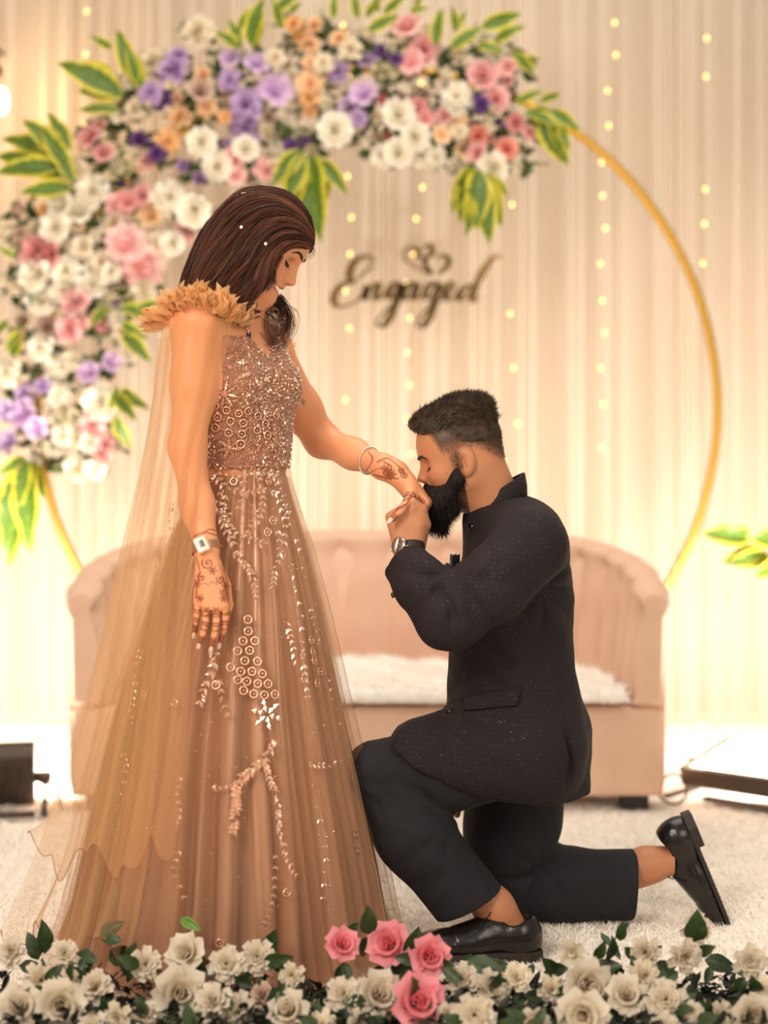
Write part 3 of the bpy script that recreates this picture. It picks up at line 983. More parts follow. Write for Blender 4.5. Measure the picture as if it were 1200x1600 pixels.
# ---- mirror-gold script sign, strokes with a calligraphic swell
M_mirror = gold('mirror_gold', srgb(170, 134, 86), .14)
sign = empty('script_sign', P(648, 510, 2.86), 'mirror gold script sign reading Engaged hung on the curtain', 'sign')


def zpx(x, y): return (490 + x / 3.75, 360 + y / 3.75)


def stroke(pts, w0, w1):
    pp = catmull([P(*zpx(x, y), 2.86) for x, y in pts], 14 * len(pts))
    T = np.gradient(pp, axis=0); T /= np.linalg.norm(T, axis=1)[:, None]
    dn = np.clip(-T[:, 2], 0, 1)                       # thick on the down strokes
    n = len(pp); V = []
    for i in range(n):
        nrm = V3(-T[i][2], 0, T[i][0]); w = w0 + (w1 - w0) * dn[i]
        for s, y in ((-1, -.004), (1, -.004), (1, .004), (-1, .004)): V.append(pp[i] + nrm * s * w + V3(0, y, 0))
    F = []
    for i in range(n - 1):
        for k in range(4): F.append((i * 4 + k, i * 4 + (k + 1) % 4, i * 4 + 4 + (k + 1) % 4, i * 4 + 4 + k))
    F += [(3, 2, 1, 0), tuple((n - 1) * 4 + k for k in range(4))]
    return np.array(V), F


LET = [
    [[(318, 182), (346, 180), (338, 152), (285, 156), (235, 190), (212, 240), (214, 286), (245, 302)], [(262, 288), (300, 246), (345, 205)], [(245, 302), (180, 312), (135, 352), (117, 405), (138, 442), (195, 440), (250, 415), (292, 372), (300, 335)]],
    [[(318, 318), (306, 362), (296, 412)], [(300, 398), (330, 338), (360, 312), (378, 322), (366, 370), (370, 400), (392, 396), (430, 352)]],
    [[(512, 318), (490, 306), (456, 330), (440, 372), (448, 396), (478, 380), (510, 322)], [(520, 306), (496, 380), (462, 480), (424, 545), (386, 564), (370, 545), (392, 500), (452, 448), (530, 388)]],
    [[(604, 322), (584, 306), (548, 326), (528, 368), (540, 400), (572, 382), (602, 326)], [(612, 308), (590, 372), (596, 400), (632, 384)]],
    [[(732, 318), (706, 306), (672, 330), (654, 372), (664, 396), (696, 380), (730, 322)], [(742, 306), (716, 380), (690, 480), (656, 548), (622, 566), (606, 548), (628, 500), (690, 446), (770, 384)]],
    [[(768, 382), (812, 354), (828, 322), (808, 306), (778, 340), (772, 384), (796, 406), (828, 392), (862, 366)]],
    [[(938, 330), (912, 326), (876, 346), (852, 384), (862, 406), (896, 394), (932, 344)], [(1100, 168), (1082, 150), (1046, 166), (1004, 222), (962, 296), (934, 376), (938, 412), (968, 400)]],
]
for st in LET:
    b = MB()
    for s_ in st: b.add(*stroke(s_, .0052, .0165))
    b.build('letter', M_mirror, sign, smooth=False)
for st in ([(690, 262), (640, 232), (570, 200), (532, 160), (532, 122), (568, 100), (604, 112), (612, 142), (590, 158)], [(640, 108), (666, 84), (690, 100), (692, 136), (666, 156), (644, 168), (664, 214), (690, 262)], [(714, 165), (744, 148), (778, 154), (792, 188), (770, 226), (736, 250)]):
    b = MB(); b.add(*stroke(st, .005, .0125)); b.build('heart', M_mirror, sign, smooth=False)
b = MB()
for x in (300, 680, 960):
    q = P(*zpx(x, 250), 2.865); b.tube([q, q * V3(1, 1, 0) + V3(0, 0, CH)], .0012, 4)
b.build('hanging_wire', M_wire, sign)

# ================================================================== FLOWER GARLAND ALONG THE FRONT OF THE STAGE
gar = empty('flower_garland', (0, -.5, 0), 'garland of white and pink roses with dark leaves along the front edge', 'garland')
M_gleaf = NT('rose_leaf'); M_gleaf.set(Roughness=.38)
sx_ = M_gleaf.n('ShaderNodeSeparateXYZ'); M_gleaf.l(M_gleaf.coord('UV'), sx_.inputs[0])
nz = M_gleaf.noise(14, 3, M_gleaf.coord())
M_gleaf.l(M_gleaf.ramp(nz.outputs[0], [(.3, srgb(34, 50, 24)), (.75, srgb(62, 84, 40))]), M_gleaf.b.inputs['Base Color'])
wv = M_gleaf.n('ShaderNodeTexWave'); wv.inputs['Scale'].default_value = 9; M_gleaf.l(M_gleaf.coord('UV'), wv.inputs[0])
M_gleaf.bump(wv.outputs[0], .12, .004); M_gleaf = M_gleaf.m
M_lleaf = leaf_mat('young_leaf', srgb(96, 138, 48), srgb(120, 160, 66), srgb(120, 160, 66), .4)
GF = '''20 1487 24 c white;100 1492 22 c white;62 1530 26 c cream;85 1545 18 c cream;32 1577 33 r white;94 1567 34 r white;152 1545 27 c white;225 1508 26 c white;295 1493 28 r white;355 1508 28 c white;402 1496 27 c white;278 1552 38 r white;335 1566 29 c white;368 1580 30 c white;186 1587 23 c white;230 1588 22 c white;457 1522 20 c cream;455 1582 29 r white;536 1556 28 c white;588 1556 33 r white;412 1556 20 c dusty;300 1604 24 r white;112 1527 18 c cream
532 1478 24 r hotpink;611 1478 31 r hotpink;668 1494 28 r hotpink;650 1568 38 r hotpink;725 1531 25 c white;765 1546 30 c white;742 1586 33 c white;806 1530 24 c cream;858 1546 22 c cream;914 1536 35 r white;912 1584 36 r white;978 1558 28 r white;1040 1563 31 c white;1010 1486 24 c white;1067 1493 27 c white;1004 1524 24 c cream;895 1488 21 o white;1085 1450 24 c white;1172 1502 26 c white;1174 1588 32 r white;1122 1587 24 c white;1082 1580 16 c white;700 1585 16 r white;1190 1545 20 c cream;560 1600 22 c white;505 1600 22 c cream;830 1600 24 r white;1040 1604 22 c white;145 1606 24 c white'''
gp = [rose_parts(k * 7 + 3) for k in range(2)]
g_mesh = {}
for col in ('white_dimmed', 'cream', 'hotpink'):
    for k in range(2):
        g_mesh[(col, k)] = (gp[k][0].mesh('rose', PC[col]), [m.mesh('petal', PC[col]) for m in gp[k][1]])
tr_g = []
for item in GF.replace('\n', ';').split(';'):
    x, y, rd, k, c = item.split(); x, y, rd = float(x), float(y), float(rd)
    Y = -.40 - (y - 1480) / 120 * .20 + fr_.uniform(-.03, .03)
    if c == 'white': c = 'white_dimmed'
    pos = P(x, y, Y); tr_g.append((x, y, rd, Y))
    dr = V3(fr_.uniform(-.45, .45), -1, fr_.uniform(.1, .7)); sc = rd / S(Y) * 1.04
    roll = fr_.uniform(0, 6)
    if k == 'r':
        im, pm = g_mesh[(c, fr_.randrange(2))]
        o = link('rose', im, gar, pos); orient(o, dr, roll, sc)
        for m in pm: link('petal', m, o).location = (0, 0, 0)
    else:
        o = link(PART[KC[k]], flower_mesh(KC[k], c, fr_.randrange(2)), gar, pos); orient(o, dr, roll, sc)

GL = [leaf_mesh(k + 80, 1, .52, .05, .22, .5, 7) for k in range(3)]
GLM = [m.mesh('leaf', M_gleaf) for m in GL]; GLL = [m.mesh('leaf', M_lleaf) for m in GL]


def gleaf(x0, y0, x1, y1, Y, young=False, wid=1.0, face=None):
    p0 = P(x0, y0, Y); p1 = P(x1, y1, Y + fr_.uniform(-.03, .03)); dv = Vector(p1 - p0); L = dv.length
    o = link('leaf', fr_.choice(GLL if young else GLM), gar, p0)
    xa = dv.normalized(); za = Vector(face) if face else Vector((fr_.uniform(-.7, .7), -1, fr_.uniform(.0, .9)))
    za = (za - xa * za.dot(xa)).normalized(); ya = za.cross(xa)
    o.rotation_mode = 'QUATERNION'; o.rotation_quaternion = Matrix((xa, ya, za)).transposed().to_quaternion()
    o.scale = (L, L * wid, L)


for L in ((60, 1500, 42, 1455), (70, 1490, 64, 1435), (80, 1480, 92, 1475), (190, 1470, 160, 1470), (155, 1465, 197, 1440), (170, 1500, 215, 1480), (200, 1530, 215, 1470), (120, 1490, 155, 1505), (140, 1520, 125, 1492), (125, 1525, 148, 1495), (300, 1515, 320, 1470), (325, 1520, 305, 1490), (415, 1500, 432, 1450), (430, 1500, 460, 1495), (440, 1520, 425, 1480), (260, 1530, 290, 1505), (300, 1525, 318, 1500),
          (545, 1460, 562, 1440), (575, 1460, 574, 1412), (560, 1490, 590, 1465), (640, 1500, 655, 1445), (680, 1545, 662, 1500), (600, 1510, 585, 1540), (640, 1490, 620, 1520), (720, 1510, 736, 1490), (745, 1515, 800, 1510), (730, 1500, 790, 1530), (820, 1525, 835, 1508), (850, 1520, 890, 1510), (870, 1520, 845, 1495), (930, 1500, 945, 1468), (925, 1515, 975, 1510), (940, 1520, 960, 1540), (1012, 1500, 1035, 1478), (1030, 1520, 1060, 1505), (1090, 1490, 1120, 1478), (1100, 1500, 1150, 1515), (1110, 1510, 1100, 1540), (1050, 1540, 1030, 1515), (1150, 1520, 1185, 1512), (1070, 1545, 1100, 1560), (1180, 1530, 1160, 1560)):
    gleaf(*L, -.38 + fr_.uniform(-.05, .05))
gleaf(282, 1435, 316, 1455, -.38, True, .8, (0, -1, .4)); gleaf(420, 1545, 425, 1580, -.5, True, .7); gleaf(885, 1570, 890, 1590, -.55, True)
gleaf(1085, 1472, 1090, 1418, -.42, False, 1.1, (-.1, -1, .2))
for x0, y0, x1, y1 in ((952, 1478, 938, 1458), (952, 1478, 968, 1500), (968, 1470, 974, 1436), (950, 1500, 955, 1460), (975, 1480, 988, 1500), (965, 1455, 985, 1440)): gleaf(x0, y0, x1, y1, -.4, False, .9)
b = MB(); b.tube(catmull([P(955, 1530, -.42), P(950, 1500, -.4), P(958, 1475, -.4), P(972, 1440, -.4)], 10), .0016, 5)
b.tube(catmull([P(458, 1590, -.5), P(462, 1560, -.5), P(448, 1540, -.5)], 8), .0018, 5); b.build('stem', mat('rose_stem', srgb(96, 60, 44), .6), gar)
for k in range(190):
    x, y, rd, Y = fr_.choice(tr_g); a_ = fr_.uniform(0, 2 * PI)
    x0 = x + rd * .5 * math.cos(a_); y0 = min(y + rd * .5 * math.sin(a_) + 14, 1610)
    L = fr_.uniform(26, 46); a_ += fr_.uniform(-.5, .5)
    y1 = y0 + L * math.sin(a_)
    if y1 < 1490 or y0 < 1500: continue
    gleaf(x0, y0, x0 + L * math.cos(a_), y1, Y + fr_.uniform(-.04, .05))
# dark moss-like base that the stems are pushed into
fl_ = MB()
for k in range(1500):
    x = fr_.uniform(-80, 1280); Y = fr_.uniform(-.62, -.34)
    p = V3((x - 600) / FPX * (4 + Y), Y, fr_.uniform(.0, .055))
    q = Vector((fr_.uniform(-1, 1), fr_.uniform(-1, .3), fr_.uniform(-.1, .8))).to_track_quat('X', 'Z'); L = fr_.uniform(.03, .055)
    bl = fr_.choice(base_leafs); fl_.add(bl.v[0] * L @ np.array(q.to_matrix()).T + p, bl.f, bl.uv[0])
fo = fl_.build('garland_foliage', mat('garland_dark_leaf', srgb(30, 36, 20), .6), gar); fo['kind'] = 'stuff'
# ================================================================== PEOPLE: shared tools
def skin_mat(name, rough=.45, sss=.12):
    t = NT(name); t.set(Roughness=rough); t.b.inputs['Specular IOR Level'].default_value = .35
    at = t.n('ShaderNodeAttribute', attribute_name='Col'); t.l(at.outputs['Color'], t.b.inputs['Base Color'])
    t.b.inputs['Subsurface Weight'].default_value = sss
    t.b.inputs['Subsurface Radius'].default_value = (.010, .004, .002); t.b.inputs['Subsurface Scale'].default_value = .6
    t.bump(t.noise(700, 3, t.coord()).outputs[0], .06, .001)
    return t.m


def hair_mat(name, c1, c2, rough=.38, var=18):
    t = NT(name); t.set(Roughness=rough); t.b.inputs['Specular IOR Level'].default_value = .28
    t.l(t.ramp(t.noise(var, 3, t.coord()).outputs[0], [(.35, c1), (.7, c2)]), t.b.inputs['Base Color']); return t.m


class Frame:
    """head frame: x forward, y to the figure's left, z up"""
    def __init__(s, O, fwd, up, yaw=0):
        U = np.array(up, float); U /= np.linalg.norm(U)
        F = np.array(fwd, float); F -= U * (F @ U); F /= np.linalg.norm(F)
        L = np.cross(U, F)
        F, L = F * math.cos(yaw) + L * math.sin(yaw), L * math.cos(yaw) - F * math.sin(yaw)
        s.O, s.F, s.L, s.U = np.array(O, float), F, L, U; s.M = np.stack([F, L, U], 1)

    def loc(s, p): return (p - s.O) @ s.M
    def w(s, q): return s.O + np.asarray(q, float) @ s.M.T


def head_local(q, g):
    """head in its own frame (metres); g holds the differences between the two faces"""
    x, y, z = q[:, 0], q[:, 1], q[:, 2]
    m = np.stack([x, np.abs(y), z], 1)
    w = g.get('w', 1.0)
    d = ell(q, V3(g.get('cb', -.006), 0, .034), (.094, .074 * w, .084))
    d = smin(d, ell(q, V3(.030, 0, .030), (.060, .066 * w, .066)), .03)               # forehead
    d = smin(d, ell(q, V3(.030, 0, -.034), (.056, .056 * w, .072)), .03)              # middle of the face
    d = smin(d, rcone(m, V3(.004, .046 * w, -.055), V3(.066, .012, -.096), .020, .017), .03)  # jaw
    d = smin(d, ell(q, V3(.040, 0, -.082), (.040, .036, .026)), .03)
    d = smin(d, ell(m, V3(.074, .0, -.099), (.016, .017, .014)), .02)                 # chin
    d = smin(d, ell(m, V3(.056, .040, -.028), (.024, .022, .021)), .025)              # cheekbone
    if g.get('smile'): d = smin(d, ell(m, V3(.068, .033, -.044), (.016, .014, .015)), .015)
    d = smin(d, rcone(m, V3(.079, .006, .016), V3(.064, .043, .017), .011, .009), .014)  # brow ridge
    d = smax(d, -ell(m, V3(.096, .031, -.004), (.020, .020, .013)), .016)             # eye socket
    d = smin(d, ell(m, V3(.066, .0315, -.004), (.0135, .0155, .0125)), .004)          # lid over the eyeball
    nz = g.get('nose', 0.0)                                                          # raises the tip
    tip = V3(.1035, 0, -.036 + nz)
    dn = rcone(q, V3(.084, 0, .006), tip, .0062, .0082)
    dn = smin(dn, ell(m, tip + V3(-.009, .0105, -.001), (.0100, .0065, .0075)), .007)
    dn = smin(dn, rcone(q, V3(.080, 0, -.008), tip + V3(-.014, 0, -.002), .012, .013), .008)
    d = smin(d, dn, .010)
    d = smax(d, -ell(m, tip + V3(-.007, .0062, -.0085), (.0045, .0028, .0040)), .003)  # nostril
    lz = g.get('lip', 0.0)
    cy = .029 if g.get('smile') else .024
    cz = -.0555 if g.get('smile') else -.067
    d = smin(d, ell(q, V3(.074, 0, -.060 + lz), (.017, .022, .016)), .012)
    up_ = rcone(m, V3(.0905, 0, (-.0575 if g.get('smile') else -.0605) + lz), V3(.071, cy, cz + lz), .0052, .0025)
    lo_ = rcone(m, V3(.0880, 0, (-.0785 if g.get('smile') else -.0735) + lz), V3(.070, cy, cz - .004 + lz), .0062, .0028)
    if g.get('smile'):
        d = smax(d, -ell(q, V3(.086, 0, -.0662 + lz), (.034, .0275, .0082)), .002)
    d = smin(d, smin(up_, lo_, .001), .0035)
    # ears
    e = ell(m, V3(-.004, .0745 * w, -.012), (.0175, .0095, .032), g['earR'])
    e = smin(e, ell(m, V3(.004, .071 * w, -.034), (.009, .006, .011)), .008)
    e = smax(e, -ell(m, V3(.002, .0845 * w, -.013), (.0108, .0125, .0205), g['earR']), .003)
    e = smin(e, rcone(m, V3(-.004, .0765 * w, .004), V3(-.006, .0765 * w, -.022), .0035, .0035), .004)
    e = smin(e, ell(m, V3(.0125, .074 * w, -.016), (.004, .004, .006)), .004)
    d = smin(d, e, .006)
    lipd = np.minimum(up_, lo_)
    return d, lipd


_er = np.array(Matrix.Rotation(-.22, 3, 'Y'))


def head_sdf(p, fr, g, lips=False):
    q = fr.loc(p); far = np.linalg.norm(q - V3(0, 0, .01), axis=1)
    d = far - .11; near = far < .20; lp = np.full(len(p), .1)
    if near.any():
        a_, b_ = head_local(q[near], g); d[near] = a_; lp[near] = b_
    return (d, lp) if lips else d


def face_pt(fr, g, y, z, off=0.0):
    """point on the face in front at lateral y, height z (head frame)"""
    xs = np.linspace(.13, .0, 200)
    q = np.stack([xs, np.full(200, y), np.full(200, z)], 1)
    d = head_local(q, g)[0]; i = np.argmax(d < 0)
    t = d[i - 1] / (d[i - 1] - d[i] + 1e-9); x = xs[i - 1] + (xs[i] - xs[i - 1]) * t
    return fr.w(V3(x + off, y, z))


def side_pt(fr, g, x, z, sgn, off=0.0):
    ys = np.linspace(.12, .0, 240)
    q = np.stack([np.full(240, x), ys * sgn, np.full(240, z)], 1)
    d = head_local(q, g)[0]; i = np.argmax(d < 0)
    return fr.w(V3(x, (ys[i] + off) * sgn, z))


def surf_pt(f, px, py, y0=-.6, y1=.6, off=0.0):
    """first point of the solid f met at that photo pixel, lifted by off"""
    ys = np.linspace(y0, y1, 500)
    p = np.stack([P(px, py, y) for y in ys]); d = f(p); i = int(np.argmax(d < off))
    return p[i]


def blend(c, target, m): return c * (1 - m[:, None]) + np.array(target[:3]) * m[:, None]


def sstep(e0, e1, x):
    t = np.clip((x - e0) / (e1 - e0), 0, 1); return t * t * (3 - 2 * t)


def finger(p, pts, r0, r1):
    n = len(pts); rs = np.linspace(r0, r1, n)
    return chain(p, pts, rs, .004)


def to_px(p):
    d = CAM_D + p[:, 1]; return 600 + p[:, 0] / d * FPX, 650 + (CAM_H - p[:, 2]) / d * FPX


# ================================================================== WOMAN
woman = empty('person', P(365, 1490, 0) * V3(1, 1, 0), 'standing woman with dark wavy hair and beaded tan gown, smiling downwards', 'person')
W_F = V3(.77, -.63, 0); W_L = V3(.63, .77, 0); W_R = np.stack([W_F, W_L, V3(0, 0, 1)], 1)
wf = Frame(P(411, 382, 0), (.838, 0, -.547), (.547, 0, .838), yaw=-.16)
WG = {'w': .96, 'smile': True, 'earR': _er, 'nose': 0.0}
w_ch = P(371, 598, 0)


def w_torso(p):
    d = ell(p, P(384, 722, 0), (.082, .100, .13), W_R)
    d = smin(d, ell(p, w_ch, (.096, .128, .15), W_R), .06)
    d = smin(d, ell(p, P(372, 650, 0), (.088, .112, .14), W_R), .05)
    for s in (-1, 1):
        d = smin(d, ell(p, w_ch + W_F * .060 + W_L * .062 * s + V3(0, 0, -.006), (.050, .052, .055), W_R), .03)
    d = smin(d, rcone(p, P(305, 500, -.115), P(425, 540, .125), .046, .046), .05)       # shoulder girdle
    d = smin(d, rcone(p, P(345, 520, 0), P(372, 478, 0), .065, .050), .05)
    return smax(d, P(0, 752, 0)[2] - p[:, 2], .02)


RA = [P(304, 510, -.115), P(303, 600, -.135), P(293, 700, -.165), P(308, 790, -.195), P(322, 852, -.222)]
LA = [P(430, 562, .13), P(470, 640, .175), P(503, 688, .20), P(552, 709, .13), P(600, 730, .06), P(618, 738, .045)]
RH_Y = -.232
RK = [P(350, 946, RH_Y - .012), P(338, 949, RH_Y - .020), P(322, 946, RH_Y - .018), P(309, 940, RH_Y - .008)]
RT = [[(352, 965, -.012), (350, 983, -.006), (344, 1004, .006)], [(338, 972, -.026), (335, 992, -.022), (331, 1010, -.008)],
      [(321, 970, -.024), (317, 990, -.020), (312, 1005, -.006)], [(308, 960, -.012), (306, 975, -.008), (304, 988, .002)]]
RF = [[RK[i]] + [P(x, y, RH_Y + dy) for x, y, dy in RT[i]] for i in range(4)]
RTH = [P(338, 882, RH_Y + .012), P(353, 915, RH_Y + .024), P(358, 945, RH_Y + .030), P(354, 972, RH_Y + .026)]
LH_Y = .045
LK = [P(664, 786, LH_Y - .040), P(667, 785, LH_Y - .018), P(666, 786, LH_Y + .004), P(662, 787, LH_Y + .024)]
LF = [[LK[i], P(660 - i, 812, LH_Y - .022 + .014 * i), P(642, 826, LH_Y - .014 + .012 * i), P(626, 822, LH_Y - .010 + .011 * i)] for i in range(4)]
LTH = [P(640, 757, LH_Y - .026), P(641, 778, LH_Y - .066), P(627, 796, LH_Y - .108), P(613, 811, LH_Y - .116)]


def w_rhand(p):
    d = None
    for i in range(4):
        e = rcone(p, P(331 - 5 * i, 868, RH_Y + .004), RK[i], .0135, .0098); d = e if d is None else smin(d, e, .016)
    for i in range(4): d = smin(d, finger(p, RF[i], .0084 if i < 3 else .0074, .0056), .003)
    return smin(d, finger(p, RTH, .0125, .0070), .008)


def w_lhand(p):
    d = None
    for i in range(4):
        e = rcone(p, P(622, 739, LH_Y - .014 + .010 * i), LK[i], .0170, .0118); d = e if d is None else smin(d, e, .018)
    d = smin(d, rcone(p, P(620, 741, LH_Y - .008), P(645, 775, LH_Y - .012), .021, .019), .018)
    d = smin(d, rcone(p, P(634, 752, LH_Y - .02), P(644, 776, LH_Y - .045), .017, .014), .015)
    for i in range(4): d = smin(d, finger(p, LF[i], .0092, .0068), .005)
    return smin(d, finger(p, LTH, .0135, .0072), .010)


def w_body(p, lips=False):
    d = w_torso(p)
    d = smin(d, chain(p, RA, [.053, .046, .0360, .0325, .0262], .03), .03)
    d = smin(d, chain(p, LA, [.048, .0455, .037, .032, .0240, .0225], .03), .02)
    d = smin(d, w_rhand(p), .018)
    d = smin(d, w_lhand(p), .016)
    d = smin(d, rcone(p, wf.w(V3(-.025, 0, -.045)), P(356, 492, 0), .054, .052), .03)
    h, lp = head_sdf(p, wf, WG, True)
    d = smin(d, h, .022)
    return (d, lp) if lips else d


w_parts = []
V, F = mesh_sdf(w_body, P(225, 290, -.30) , P(700, 1030, .32) * V3(1, 0, 1) + V3(0, .36, 0), .0022) if False else mesh_sdf(
    w_body, (-.58, -.32, .66), (.13, .34, 1.72), .0021)
_, lp = w_body(V, True)
SK_W = srgb(228, 156, 112)[:3]
C = np.tile(np.array(SK_W), (len(V), 1))
q = wf.loc(V)
C = blend(C, srgb(190, 92, 84), sstep(.0012, -.0004, lp))
chk = np.exp(-(((q[:, 0] - .062) / .03) ** 2 + ((np.abs(q[:, 1]) - .043) / .02) ** 2 + ((q[:, 2] + .03) / .02) ** 2))
C = blend(C, srgb(218, 122, 98), .45 * chk)
lid = np.exp(-(((np.abs(q[:, 1]) - .0315) / .014) ** 2 + ((q[:, 2] - .003) / .007) ** 2)) * (q[:, 0] > .05)
C = blend(C, srgb(120, 70, 50), .7 * lid)
# henna: fine drawn lines and rosettes on both hands
hx, hy = to_px(V)
HEN = srgb(132, 56, 28)


def drawn(curves, wd):
    m = np.zeros(len(V))
    for c in curves:
        c = np.array(c, float)
        near = (hx > c[:, 0].min() - 4) & (hx < c[:, 0].max() + 4) & (hy > c[:, 1].min() - 4) & (hy < c[:, 1].max() + 4)
        if not near.any(): continue
        cc = catmull(c, 8 * len(c)); dd = np.min(np.hypot(hx[near][:, None] - cc[:, 0], hy[near][:, None] - cc[:, 1]), 1)
        m[near] = np.maximum(m[near], sstep(wd + .7, wd - .3, dd))
    return m


def spiral(cx, cy, r, turns=1.6, a0=0): return [(cx + r * (k / 14) * math.cos(a0 + k / 14 * turns * 2 * PI), cy + r * (k / 14) * math.sin(a0 + k / 14 * turns * 2 * PI)) for k in range(15)]


def rosette(cx, cy, r, n=6): return [[(cx, cy), (cx + r * .6 * math.cos(a + .3), cy + r * .6 * math.sin(a + .3)), (cx + r * math.cos(a), cy + r * math.sin(a))] for a in [2 * PI * k / n for k in range(n)]]


cur = [spiral(325, 880, 10), spiral(315, 902, 7, 1.4, 2), spiral(345, 905, 7, 1.4, 1), spiral(350, 925, 6), [(306, 870), (312, 892), (308, 915), (306, 935)], [(346, 868), (350, 890), (356, 915), (357, 940)],
       [(303, 838), (320, 832), (342, 838)], [(305, 846), (325, 828), (340, 830)]]
for c_ in ((312, 935), (322, 955), (337, 955), (350, 935), (353, 915), (308, 912), (332, 892)): cur += rosette(*c_, 6)
for yb in (958, 962, 972, 976, 984): cur += [[(300, yb - 6), (316, yb - 3)], [(314, yb), (328, yb + 2)], [(330, yb + 2), (342, yb + 2)], [(344, yb), (356, yb - 1)]]
hen = drawn(cur, 1.0) * (V[:, 1] < -.12)
tipd = np.minimum.reduce([np.linalg.norm(V - f[-1], axis=1) for f in RF + [RTH]])
hen = np.maximum(hen, .85 * sstep(.030, .020, tipd) * (V[:, 1] < -.08))
cur = [[(575, 705), (582, 718), (572, 740), (600, 728)], [(590, 722), (605, 716), (620, 726), (632, 738)], [(585, 742), (600, 746), (622, 748)], spiral(632, 742, 6), spiral(628, 735, 5), [(600, 722), (612, 730), (606, 742)],
       [(636, 770), (630, 782), (640, 778), (634, 790)], [(648, 772), (654, 790), (664, 782)], [(630, 792), (622, 796), (616, 800)], [(634, 788), (624, 792), (617, 797)], [(655, 775), (662, 790)], [(650, 785), (660, 796)]]
for c_ in ((608, 737), (603, 733), (612, 740), (607, 743), (642, 775), (657, 785)): cur += rosette(*c_, 7)
h2 = drawn(cur, 1.1); h2 = np.maximum(h2, .6 * sstep(9, 4, np.hypot((hx - 607) * .8, hy - 738)))
h2 = np.maximum(h2, .85 * sstep(.020, .012, np.linalg.norm(V - LTH[-1], axis=1)))
hen = np.maximum(hen, h2 * (hx > 560) * (V[:, 1] > -.11))
C = blend(C, HEN, np.clip(hen, 0, 1) * .85)
# small tattoo script on the upper left arm and a fine line on the back of the right hand
tat = [[(459, 611), (463, 616)], [(462, 610), (461, 618)]] + [[(464 + k * 2.6, 617 + k * 3.4), (466 + k * 2.6, 622 + k * 3.2), (468 + k * 2.6, 615 + k * 3.6), (467 + k * 2.6, 622 + k * 3.4)] for k in range(4)]
C = blend(C, srgb(84, 62, 52), drawn(tat, .55) * .8 * (hx > 455))
C = blend(C, srgb(120, 92, 72), drawn([[(318, 911), (326, 913), (332, 909), (340, 913)]], .7) * .7 * (V[:, 1] < -.15))
M_skin = skin_mat('skin')
bo = link('body', np_mesh('body', V, F, M_skin, C), woman, (0, 0, 0))
WB = bo

# nails, brows, lashes, teeth
M_nail = mat('nail_pale', srgb(236, 196, 182), .2)


def nail(p_prev, p_tip, out, parent, L=.0095, wd=.0055, m=None):
    ax = p_tip - p_prev; ax /= np.linalg.norm(ax); o_ = out - ax * (out @ ax); o_ /= np.linalg.norm(o_); sd = np.cross(ax, o_)
    R = np.stack([sd, ax, o_], 1); b = MB(); b.ball(p_tip + ax * .0055 + o_ * .0046, (wd * .9, L, .0024), 10, 7, R); return b


b = MB()
for f in RF: n_ = nail(f[-2], f[-1], V3(0, -1, .1), None); merge(b, n_)
b.build('fingernails', M_nail, woman)
b = nail(LTH[-2], LTH[-1], V3(-.3, -1, .3), None, .011, .006); b.build('thumbnail', M_nail, woman)
M_brow = mat('brow_dark', srgb(62, 36, 24), .7)
M_lash = mat('lash_black', srgb(24, 16, 14), .6)
for s in (-1, 1):
    b = MB(); yz = catmull([(.009, .0165, 0), (.020, .0225, 0), (.032, .0255, 0), (.041, .0225, 0), (.049, .0155, 0)], 18); b.tube([face_pt(wf, WG, s * y, z, .0002) for y, z, _ in yz], np.interp(np.linspace(0, 1, 18), [0, .15, .5, 1], [.0022, .0038, .0034, .0007]), 6)
    b.build('eyebrow', M_brow, woman)
    b = MB(); yz = catmull([(.0175, -.0085, 0), (.024, -.0112, 0), (.031, -.0120, 0), (.038, -.0098, 0), (.0465, -.0030, 0)], 18); b.tube([face_pt(wf, WG, s * y, z, .0003) for y, z, _ in yz], np.interp(np.linspace(0, 1, 18), [0, .35, .75, 1], [.0012, .0032, .0038, .0010]), 6)
    for k in range(9):
        y = .022 + k * .0026; z = -.0105 + .0008 * k * (k > 4)
        p0 = face_pt(wf, WG, s * y, z, .0005); b.tube([p0, p0 + wf.M @ V3(.004, s * (.0008 * (k - 3)), -.0035), p0 + wf.M @ V3(.008, s * (.0014 * (k - 3)), -.0035)], [.0006, .0005, .0002], 4)
    b.build('eyelashes', M_lash, woman)
M_teeth = mat('teeth', srgb(250, 240, 228), .25)
b = MB(); Vt = []
for a in np.linspace(-1.0, 1.0, 17):
    for z in (-.0560, -.0640, -.0705): Vt.append(wf.w(V3(.0590 + .0285 * math.cos(a), .0245 * math.sin(a), z)))
b.grid(np.array(Vt), 17, 3); b.build('teeth', M_teeth, woman)

